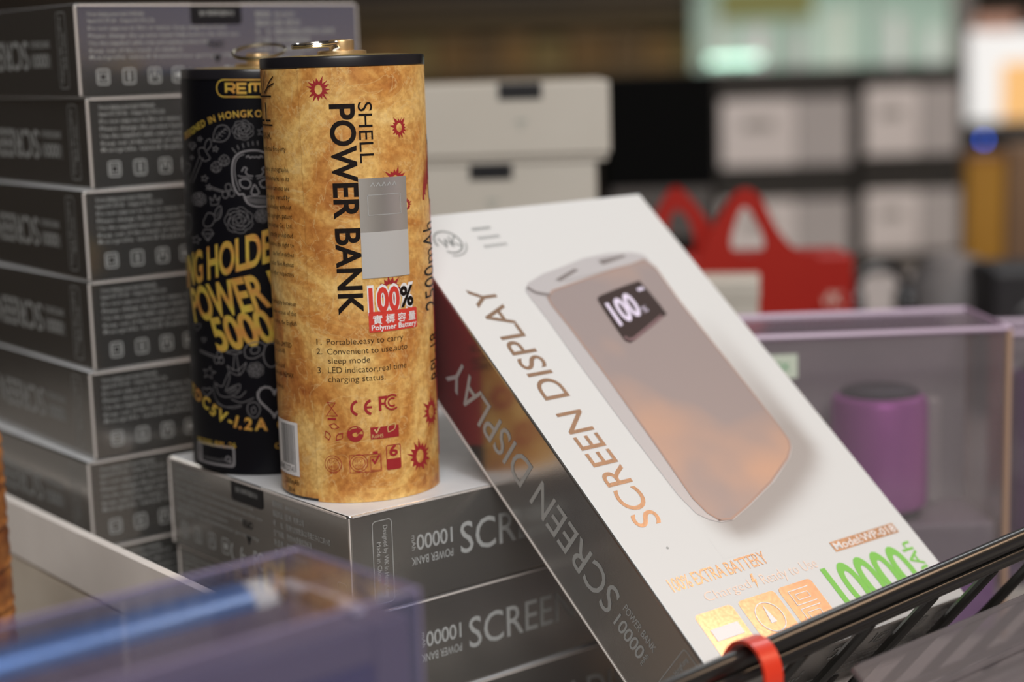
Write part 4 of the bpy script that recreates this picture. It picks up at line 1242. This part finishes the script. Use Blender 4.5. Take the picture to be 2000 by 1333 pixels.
def purple_can(M, label, cx, cy, r, h0, h1, mat):
    t = thing('purple_cylinder', label, 'speaker', M)
    mb = MB(); mb.lathe([(0, h0), (r - .1, h0), (r - .02, h0 + .06), (r, h0 + .15), (r, h1 - .15), (r - .03, h1 - .05), (r - .12, h1)], 64, cap=False, c=(cx, cy, 0)); mb.build('shell', mat, t)
    mb = MB(); mb.lathe([(0, h1 + .10), (r - .32, h1 + .10), (r - .2, h1 + .07), (r - .12, h1), (r - .12, h1 - .05)], 64, cap=False, c=(cx, cy, 0)); mb.build('cap', principled('dark_cap_plastic', (.02, .02, .028), .4), t)
    mb = MB(); mb.lathe([(0, h0), (r - .1, h0), (r - .1, h0 - .12), (r - .2, h0 - .14), (0, h0 - .14)], 48, cap=False, c=(cx, cy, 0)); mb.build('foot', BLACKPLASTIC, t)
    return t
pc = on_plane(MA, 1742, 785, 1, .2)
purple_can(MA, 'purple metal cylinder with a dark cap inside the clear box at the right', pc.x, .90, .74, on_plane(MA, 1715, 1010, 1, .2).z, pc.z, M_PURP)
# the tray the cylinder stands in
ztray = on_plane(MA, 1715, 1010, 1, .2).z - .14; zlow = on_plane(MA, 1850, 1108, 1, .1).z
mb = MB(); mb.box((.1, .10, .05), (4.0, 1.7, zlow), .05); mb.build('lower_insert', noisy(principled('violet_insert', (.22, .08, .28), .45), 8, (.20, .075, .26), (.27, .10, .33)), ax)
M_GI = noisy(principled('grey_insert', (.24, .21, .23), .5), 8, (.22, .195, .21), (.27, .24, .255))
mb = MB(); mb.box((.12, .12, zlow), (3.98, 1.68, ztray), .05); mb.build('upper_insert', M_GI, ax)
mb = MB(); mb.box((3.25, 1.3, ztray), (3.5, 1.6, hA - 1.3), .05); mb.build('support_bar', noisy(principled('pale_grey_insert', (.34, .33, .31), .5), 8, (.32, .31, .29), (.36, .35, .33)), ax)
ax2, MA2, hA2 = acrylic('clear_box', 'second clear box with a purple cylinder, cut by the right edge of the picture', Vector((12.2, 27.0, -4.65)), 4.1, 1.15, -.02, True, False, None)
purple_can(MA2, 'purple cylinder in the clear box cut by the right picture edge', .78, .60, .52, .45, 3.6, M_PURP2)
mb = MB(); mb.box((.1, .10, .05), (4.0, .88, .31), .03); mb.build('lower_insert', principled('violet_insert_dark', (.07, .02, .10), .5), ax2)

# ------------------------------------------------------------------ white lidded boxes behind the can
M_WB = noisy(principled('cream_white_box', (.52, .48, .42), .5), 10, (.50, .46, .40), (.54, .50, .44))
def lidded(label, x0, x1, y0, dep, z0, z1, nx, grp='white boxes stacked behind the parchment can'):
    M = frame(Vector((x0, y0, z0)), Vector((1, .0, 0)), Vector((0, 1, 0)), UPZ)
    t = thing('lidded_box', label, 'box', M, grp); W_, h = x1 - x0, z1 - z0
    mb = MB(); mb.box((.06, .06, 0), (W_ - .06, dep - .06, h - .1), .02); mb.build('body', M_WB, t)
    mb = MB(); mb.box((0, 0, .14), (W_, dep, h), .03); mb.build('lid', M_WB, t)
    mb = MB(); mb.box((nx - .40, -.02, h - .30), (nx + .40, .05, h + .005), .02); mb.build('finger_notch', BLACKTAB, t)
    mb = MB(); mb.box((nx - .10, -.012, h - .72), (nx + .12, .01, h - .66), 0); mb.box((nx - .02, -.012, h - .84), (nx + .04, .01, h - .78), 0); mb.build('small_mark', principled('grey_green_print', (.36, .37, .33), .5), t)
    return t
lidded('white lidded box with a black notch, upper of the two behind the parchment can', -2.2, 1.92, 31.1, 3.4, -1.88, -.42, 2.48)
lidded('white lidded box with a black notch, lower of the two behind the parchment can', -2.4, 1.66, 31.2, 3.4, -3.34, -1.88, 2.10)
lidded('white lidded box below two others, just behind the top edge of the leaning carton', -2.3, 1.75, 31.15, 3.4, -4.80, -3.34, 2.10)
mb = MB(); mb.box((-2.4, 31.1, 0), (1.8, 34.6, -4.80 - FLOOR_U), .05)
o = mb.build('riser_block', M_DARKWALL, None, Matrix.Translation((0, 0, TABLE_Z))); tag(o, 'dark riser block under the white lidded boxes', 'riser')

# ------------------------------------------------------------------ black carton, red carry carton, small white box
mb = MB(); mb.box((0, 0, 0), (2.95, 5, 8.42), .06)
M = Matrix.Translation(wp(2.75, 46, FLOOR_U)); t = thing('black_carton', 'plain black carton behind the white lidded boxes and the red carrier', 'box', M)
mb.build('body', principled('black_carton_card', (.003, .003, .003), .8, 0, .05), t)
mb = MB(); mb.box((.1, -.03, 4.0), (2.85, .0, 5.4), .0); mb.build('grey_panel', principled('dark_grey_print', (.075, .065, .06), .6), t)

M_RED = noisy(principled('red_card', (.32, .010, .005), .5, 0, .3), 8, (.29, .008, .004), (.36, .014, .006))
RM = frame(Vector((2.55, 33.6, FLOOR_U)), Vector((1, .0, 0)), Vector((0, 1, 0)), UPZ)
rb = thing('carry_carton', 'bright red card carrier with two pointed loop handles', 'carrier', RM)
u = lambda px, py, y=0.0: on_plane(RM, px, py, 1, y)
hz = u(1600, 500).z
mb = MB(); mb.box((0, 0, 0), (u(1668, 560).x, 1.6, hz), .06); mb.build('body', M_RED, rb)
def loop(pxs, hole, y0, y1, name='handle'):
    po = smooth2d([(u(*q, y0).x, u(*q, y0).z) for q in pxs], 5, True); ph = smooth2d([(u(*q, y0).x, u(*q, y0).z) for q in hole], 5, True)
    n = len(po); m_ = MB()
    vv = [Vector((x, z, 0)) for x, z in po]; hh = [Vector((x, z, 0)) for x, z in ph]
    tri = tessellate_polygon([vv, hh]); al = po + ph
    vs = [(x, y0, z) for x, z in al] + [(x, y1, z) for x, z in al]; k = len(al)
    fs = [list(t) for t in tri] + [[i + k for i in t][::-1] for t in tri]
    for a, b in ((0, n), (n, k)):
        for i in range(a, b):
            j = a + (i + 1 - a) % (b - a); fs.append([i, j, j + k, i + k])
    m_.add(vs, fs); m_.build(name, M_RED, rb)
loop([(1262, 470), (1290, 400), (1312, 368), (1335, 372), (1375, 420), (1405, 470), (1420, 540), (1400, 590), (1300, 600), (1265, 560)], [(1302, 480), (1308, 430), (1322, 410), (1345, 430), (1358, 480), (1350, 495), (1325, 500), (1308, 495)], 1.0, 1.08)
loop([(1352, 560), (1380, 470), (1425, 390), (1455, 368), (1485, 385), (1520, 450), (1560, 492), (1600, 505), (1600, 600), (1480, 640), (1360, 620)], [(1428, 470), (1440, 425), (1455, 405), (1475, 430), (1492, 470), (1488, 492), (1460, 500), (1435, 492)], -.08, 0.0)
p_ = Print(lambda a_, b_, l: (a_, -l, b_)); q0 = u(1585, 598); q1 = u(1648, 596); q2 = u(1585, 572)
p_.put('w', text2d('WK', (q0.x, q0.z), (q1.x, q0.z), (q0.x, q2.z), .03), .01)
p_.build(rb, {'w': ('pale_lettering', principled('pale_print', (.55, .35, .30), .5))})
# small white box in front of the red carrier
q = on_plane(Matrix.Translation(wp(0, 30.5, 0)), 1480, 545, 1, 0); q2 = on_plane(Matrix.Translation(wp(0, 30.5, 0)), 1385, 545, 1, 0)
Msb = Matrix.Translation(wp(q2.x - .3, 30.5, FLOOR_U)) @ Matrix.Rotation(-.15, 4, 'Z'); t = thing('small_box', 'small off-white box standing in front of the red carrier', 'box', Msb)
hs_ = q.z - FLOOR_U
mb = MB(); mb.box((0, 0, 0), (q.x - q2.x + .3, 1.1, hs_ - .3), .05); mb.build('body', M_WB, t)
mb = MB(); mb.box((-.02, -.02, hs_ - .4), (q.x - q2.x + .32, 1.12, hs_), .05); mb.build('lid', M_WB, t)

# ------------------------------------------------------------------ grey display cartons with pale label panels, far
M_DG = noisy(principled('dark_grey_carton', (.035, .032, .028), .7, 0, .2), 4, (.03, .028, .025), (.045, .04, .036))
M_PANEL = noisy(principled('pale_label_panel', (.70, .64, .62), .55), 5, (.64, .58, .56), (.74, .68, .66))
M_PANEL2 = noisy(principled('mid_grey_label_panel', (.44, .40, .39), .55), 5, (.40, .365, .355), (.48, .44, .43))
YR = 70.0
def far_carton(label, px0, px1, py0, py1, lab, rest):
    Mr = Matrix.Translation(wp(0, YR, 0)); a = on_plane(Mr, px0, py1, 1, 0); b = on_plane(Mr, px1, py0, 1, 0)
    z0 = FLOOR_U if rest is None else rest
    # keep rows level
    h = (b.z + a.z) / 2
    W_ = b.x - a.x; z1 = far_top[rest is None]; H_ = z1 - z0
    t = thing('display_carton', label, 'box', Matrix.Translation(wp(a.x, YR, z0)), 'grey display cartons in two columns')
    mb = MB(); mb.box((.06, 0, .03), (W_ - .06, 8, H_ - .02), .08); mb.build('body', M_DG, t)
    y0, y1 = lab
    split = W_ * .58
    mb = MB(); mb.box((.30, -.06, H_ * y0), (split, .0, H_ * y1), .02); mb.build('pale_label', M_PANEL, t)
    mb = MB(); mb.box((split + .05, -.06, H_ * y0), (W_ - .25, .0, H_ * y1), .02); mb.build('grey_label', M_PANEL2, t)
    mb = MB(); mb.box((W_ * .2, -.09, H_ * (y0 + (y1 - y0) * .55)), (W_ * .42, -.06, H_ * (y0 + (y1 - y0) * .7)), 0); mb.build('label_print', principled('label_grey_print', (.30, .27, .25), .5), t)
    return t
mid_z = -4.95
far_top = {True: mid_z, False: -.72}
far_carton('grey display carton, lower left of the four far ones, behind the red carrier', 1395, 1672, 330, 525, (.10, .72), None)
far_carton('grey display carton with a pale label, lower right of the four far ones', 1675, 1885, 330, 525, (.14, .78), None)
far_carton('grey display carton with a broad pale label, upper left of the four far ones', 1395, 1672, 130, 330, (.07, .72), mid_z)
far_carton('grey display carton with a pale label, upper right of the four far ones', 1675, 1885, 130, 330, (.14, .80), mid_z)

# ------------------------------------------------------------------ small goods between the red carrier and the clear box
def ground(px, py, z=FLOOR_U):
    o, d = px_ray(px, py); return d * (z / d.z)
p = ground(1735, 640); p = Vector((9.9, 40.0, FLOOR_U))
t = thing('headphones', 'black over-ear headphones standing behind the clear box with the sticker', 'headphones', Matrix.Translation(wp(p.x, p.y, p.z)))
hc = on_plane(Matrix.Translation(wp(0, 40, FLOOR_U)), 1718, 520, 1, 0); R = .62; cz = hc.z - R; cx = hc.x - p.x
mb = MB(); mb.tube([(cx + R * math.cos(a), 0, cz + R * math.sin(a)) for a in [PI * k / 24 for k in range(25)]], .13, 10); mb.build('headband', BLACKPLASTIC, t)
for s_ in (-1, 1):
    mb = MB(); mb.lathe([(0, -.22), (.30, -.22), (.40, -.12), (.42, .0), (.40, .12), (.3, .2), (0, .2)], 32)
    mb.v = [(cx + s_ * R + z, y, cz - .25 + x) for x, y, z in mb.v]; mb.build('ear_cup', BLACKPLASTIC, t)
mb = MB(); mb.tube([(cx - R, 0, cz + .05), (cx - R, 0, cz - .6)], .06, 8); mb.tube([(cx + R, 0, cz + .05), (cx + R, 0, cz - .6)], .06, 8); mb.build('fork', BLACKPLASTIC, t)
mb = MB(); mb.box((cx - .9, -.5, 0), (cx + .9, .5, cz - .62), .05); mb.build('stand_block', M_DG, t)
t = thing('round_speaker', 'rounded grey speaker behind the clear box, near the right edge', 'speaker', Matrix.Translation(wp(13.1, 43.0, FLOOR_U)))
qq = on_plane(Matrix.Translation(wp(0, 43, FLOOR_U)), 1860, 490, 1, 0); hs_ = qq.z
mb = MB(); mb.lathe([(0, 0), (1.0, 0), (1.15, .15), (1.2, hs_ * .55), (1.08, hs_ * .8), (.7, hs_ * .95), (0, hs_)], 48, c=(qq.x - 13.1, 0, 0), cap=False); mb.build('body', noisy(principled('grey_mesh_cloth', (.155, .14, .14), .7), 40, (.14, .125, .125), (.175, .16, .16)), t)
mb = MB(); mb.lathe([(1.21, hs_ * .5), (1.23, hs_ * .52), (1.23, hs_ * .56), (1.21, hs_ * .58)], 48, cap=False, c=(qq.x - 13.1, 0, 0)); mb.build('band', M_DG, t)
t = thing('black_speaker', 'small black box speaker at the right edge above the clear box corner', 'speaker', Matrix.Translation(wp(14.35, 40, FLOOR_U)))
qq = on_plane(Matrix.Translation(wp(0, 40, FLOOR_U)), 1940, 528, 1, 0); qx = qq.x
t.matrix_world = Matrix.Translation(wp(qx, 40, FLOOR_U))
mb = MB(); mb.box((0, 0, 0), (2.6, 2.2, qq.z), .12); mb.build('body', principled('matt_black', (.010, .009, .012), .5), t)
mb = MB(); mb.lathe([(.0, .04), (.7, .04), (.85, 0), (.9, -.02)], 32, cap=False); mb.v = [(1.3 + x, -.02 - z, qq.z * .55 + y) for x, y, z in mb.v]; mb.build('cone', BLACKPLASTIC, t)
# low grey tray with parts behind
t = thing('grey_tray', 'low grey tray on the table behind the red carrier', 'tray', Matrix.Translation(wp(8.2, 48, FLOOR_U)))
mb = MB(); mb.box((0, 0, 0), (9, 8, .15), .05); mb.build('base', M_PANEL2, t)
for a, b in (((0, 0, .15), (9, .15, 1.5)), ((0, 7.85, .15), (9, 8, 1.5)), ((0, .15, .15), (.15, 7.85, 1.5)), ((8.85, .15, .15), (9, 7.85, 1.5))):
    mb = MB(); mb.box(a, b, .03); mb.build('side', M_PANEL2, t)
# amber pouch + device with the blue light
Mr = Matrix.Translation(wp(0, 58, FLOOR_U)); a = on_plane(Mr, 1886, 480, 1, 0); b = on_plane(Mr, 1960, 300, 1, 0)
t = thing('amber_pack', 'amber-yellow tall pack at the right edge below the blue light', 'pack', Matrix.Translation(wp(a.x, 58, FLOOR_U)))
M_AMB = noisy(principled('amber_film', (.36, .17, .012), .4), 3, (.28, .125, .008), (.45, .24, .03))
mb = MB(); mb.box((0, 0, 0), (1.35, 1.0, b.z), .12); mb.build('pack', M_AMB, t)
mb = MB(); mb.box((1.40, .0, 0), (2.6, 1.0, b.z + .3), .12); mb.build('side_pack', noisy(principled('brown_film', (.16, .09, .05), .5), 3, (.11, .06, .035), (.24, .14, .07)), t)
mb = MB(); mb.box((-.02, -.02, b.z - .3), (1.37, 1.02, b.z + .02), .1); mb.build('crimped_top', principled('dark_amber', (.20, .075, .006), .5), t)
Mr = Matrix.Translation(wp(0, 78, FLOOR_U)); a = on_plane(Mr, 1885, 300, 1, 0); b = on_plane(Mr, 1885, 246, 1, 0)
t = thing('black_device', 'black unit with a small blue light, at the right edge under the bright lit board', 'device', Matrix.Translation(wp(a.x, 78, FLOOR_U)))
mb = MB(); mb.box((0, 0, 0), (5.5, 2.0, b.z), .1); mb.build('case', principled('black_case', (.008, .007, .007), .5), t)
q = on_plane(Mr, 1921, 273, 1, 0)
mb = MB(); mb.lathe([(0, -.12), (.06, -.10), (.12, 0), (.06, .1), (0, .12)], 20, cap=False, c=(q.x - a.x, -.05, q.z)); mb.build('blue_lamp', principled('blue_led', (.02, .1, .6), .4, emit=(.015, .10, .62), es=10.0), t)

# ------------------------------------------------------------------ far end of the shop
YB = 150.0
def wall_pt(px, py, Y):
    o, d = px_ray(px, py); return d * (Y / d.y)
M_SHELF = principled('brown_shelf_wood', (.12, .075, .02), .5)
def far_box(name, label, cat, px0, py0, px1, py1, Y, dep, mat, group=None, down=False, parts=None):
    a = wall_pt(px0, py1, Y); b = wall_pt(px1, py0, Y)
    z0 = (-ZOFF / S) if down else a.z
    t = thing(name, label, cat, Matrix.Translation(wp(a.x, Y, z0)), group)
    mb = MB(); mb.box((0, 0, 0), (b.x - a.x, dep, b.z - z0), .05); mb.build('body', mat, t)
    return t, b.x - a.x, b.z - z0
# slatted brown wall unit with shelves
a = wall_pt(560, 200, 140); b = wall_pt(1385, -60, 140)
zf = -ZOFF / S
t = thing('wall_shelving', 'dim brown wall shelving with two ledges, across the top behind the cans', 'shelving', Matrix.Translation(wp(a.x - 30, 140, zf)))
Wd = b.x - a.x + 32
mb = MB(); mb.box((0, 4, 0), (Wd, 5, 62), .05); mb.build('back_panel', M_DARKWALL, t)
for py in (28, 60, 150, 230):
    z = wall_pt(1000, py, 140).z - zf
    mb = MB(); mb.box((0, 0, z - .35), (Wd, 4, z + .35), .05); mb.build('shelf', M_SHELF, t)
M_BK = [noisy(principled('brown_carton_%d' % k, c, .6), 3, c, tuple(min(1, v * 1.3) for v in c)) for k, c in enumerate(((.17, .09, .02), (.14, .08, .025), (.22, .12, .03), (.20, .14, .04)))]
z_ = wall_pt(1000, 150, 140).z; zt_ = wall_pt(1000, 66, 140).z
x = a.x + 1; k = 0; rd = random.Random(11)
while x < b.x - 2.5:
    w_ = rd.uniform(2.3, 3.4)
    t2 = thing('brown_carton', 'dim brown carton in the row on the far wall shelf above the white lidded boxes', 'box', Matrix.Translation(wp(x, 140.3, z_ + .36)), 'brown cartons on the far wall shelf')
    mb = MB(); mb.box((0, 0, 0), (w_ - .15, 3, (zt_ - z_) * rd.uniform(.72, .86)), .05); mb.build('body', M_BK[k % 4], t2)
    x += w_; k += 1
# lit glass cabinet at the upper right
a = wall_pt(1372, 175, 134); b = wall_pt(1900, -60, 134)
t = thing('glass_cabinet', 'lit glass cabinet of pale goods at the upper right, far behind', 'cabinet', Matrix.Translation(wp(a.x, 134, zf)))
Wc = b.x - a.x; Hc = b.z - zf
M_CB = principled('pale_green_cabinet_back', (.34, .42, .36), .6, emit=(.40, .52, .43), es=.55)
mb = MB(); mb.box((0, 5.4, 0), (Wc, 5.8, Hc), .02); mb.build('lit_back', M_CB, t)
zt = wall_pt(1600, 135, 134).z - zf
mb = MB(); mb.box((0, 0, 0), (Wc, 5.3, zt), .05); mb.build('plinth', M_DG, t)
for zs in (zt + 6.3,):
    mb = MB(); mb.box((0, .2, zs), (Wc, 5.3, zs + .25), .02); mb.build('glass_shelf', principled('green_glass_edge', (.25, .42, .33), .2), t)
for xs_ in (.1, Wc * .33, Wc * .36, Wc * .63, Wc - .3):
    mb = MB(); mb.box((xs_, 0, zt), (xs_ + .22, .25, Hc), .02); mb.build('post', principled('pale_metal_post', (.5, .52, .48), .3, .5), t)
a2 = wall_pt(1405, 40, 133.5); b2 = wall_pt(1590, -30, 133.5)
mb = MB(); mb.box((a2.x - a.x, -.4, a2.z - zf), (b2.x - a.x, -.15, b2.z - zf), .02); mb.build('olive_header', principled('olive_header', (.20, .20, .06), .6, emit=(.22, .21, .07), es=.35), t)
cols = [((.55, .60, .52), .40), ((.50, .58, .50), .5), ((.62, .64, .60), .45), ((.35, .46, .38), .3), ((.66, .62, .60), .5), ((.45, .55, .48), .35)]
MP = [principled('pale_pack_%d' % k, c, .5, emit=c, es=.50) for k, (c, e) in enumerate(cols)]  # packs glow in their own colour, standing in for the cabinet lighting
x = 1.0; k = 0
packs = [(1395, 1428, 30), (1440, 1462, 45), (1470, 1500, 52), (1515, 1530, 55), (1545, 1575, 58), (1600, 1632, 20), (1640, 1665, 12), (1700, 1728, 8), (1745, 1765, 30), (1775, 1795, 40), (1812, 1835, 55), (1845, 1885, 60)]
for k, (x0, x1, yt) in enumerate(packs):
    c0 = wall_pt(x0, 128, 136); c1 = wall_pt(x1, yt, 136)
    t2 = thing('pale_pack', 'upright pale pack in the row inside the lit glass cabinet', 'pack', Matrix.Translation(wp(c0.x, 136, zt + zf + .01)), 'pale packs in the lit cabinet')
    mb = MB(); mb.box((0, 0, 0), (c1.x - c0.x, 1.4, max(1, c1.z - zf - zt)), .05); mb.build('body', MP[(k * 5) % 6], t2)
# short green-white tube lamp in front of the cabinet
a = wall_pt(1385, 119, 118); b = wall_pt(1485, 119, 118)
t = thing('strip_lamp', 'short glowing green-white strip lamp above the black carton', 'lamp', Matrix.Translation(wp(a.x, 118, a.z)))
mb = MB(); mb.tube([(0, 0, 0), (b.x - a.x, 0, 0)], .20, 12); mb.build('tube', principled('green_white_glow', (.4, .6, .5), .5, emit=(.42, .72, .56), es=3.4), t)
mb = MB(); mb.box((-.15, .2, -.2), (b.x - a.x + .15, .5, .2), .03); mb.build('fitting', M_DG, t)
mb = MB(); mb.box((1.6, .25, -(a.z - zf)), (1.9, .45, -.2), .02); mb.build('stand', M_DG, t)
# lit white board at the right, with orange corner
a = wall_pt(1893, 238, 96); b = wall_pt(2040, 55, 96)
t = thing('lit_board', 'bright lit white board with an orange patch at the upper right edge', 'display board', Matrix.Translation(wp(a.x, 96, zf)))
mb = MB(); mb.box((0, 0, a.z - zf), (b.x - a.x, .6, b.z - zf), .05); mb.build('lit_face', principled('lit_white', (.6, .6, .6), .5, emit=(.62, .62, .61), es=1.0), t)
c0 = wall_pt(1955, 235, 96); c1 = wall_pt(2040, 120, 96)
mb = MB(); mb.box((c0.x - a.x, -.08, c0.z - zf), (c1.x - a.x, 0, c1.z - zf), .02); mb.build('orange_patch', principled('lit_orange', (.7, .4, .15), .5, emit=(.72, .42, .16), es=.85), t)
c0 = wall_pt(1905, 62, 96); c1 = wall_pt(1990, 28, 96)
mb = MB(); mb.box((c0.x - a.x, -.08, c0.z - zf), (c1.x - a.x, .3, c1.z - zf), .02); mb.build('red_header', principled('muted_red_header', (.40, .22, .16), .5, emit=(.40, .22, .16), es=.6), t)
mb = MB(); mb.box((.5, .1, 0), (1.0, .5, a.z - zf), .02); mb.box((b.x - a.x - 1, .1, 0), (b.x - a.x - .5, .5, a.z - zf), .02); mb.build('stand', M_DG, t)
# pillar between cabinet and board
a = wall_pt(1862, 260, 110); b = wall_pt(1897, -60, 110)
t = thing('grey_post', 'pale grey post between the lit cabinet and the lit white board', 'post', Matrix.Translation(wp(a.x, 110, zf)))
mb = MB(); mb.box((0, 0, 0), (b.x - a.x, 1, 62), .05); mb.build('shaft', principled('post_grey', (.33, .31, .30), .5), t)
mb = MB(); mb.box((-.3, -.3, 0), (b.x - a.x + .3, 1.3, .6), .05); mb.build('foot', M_DG, t)
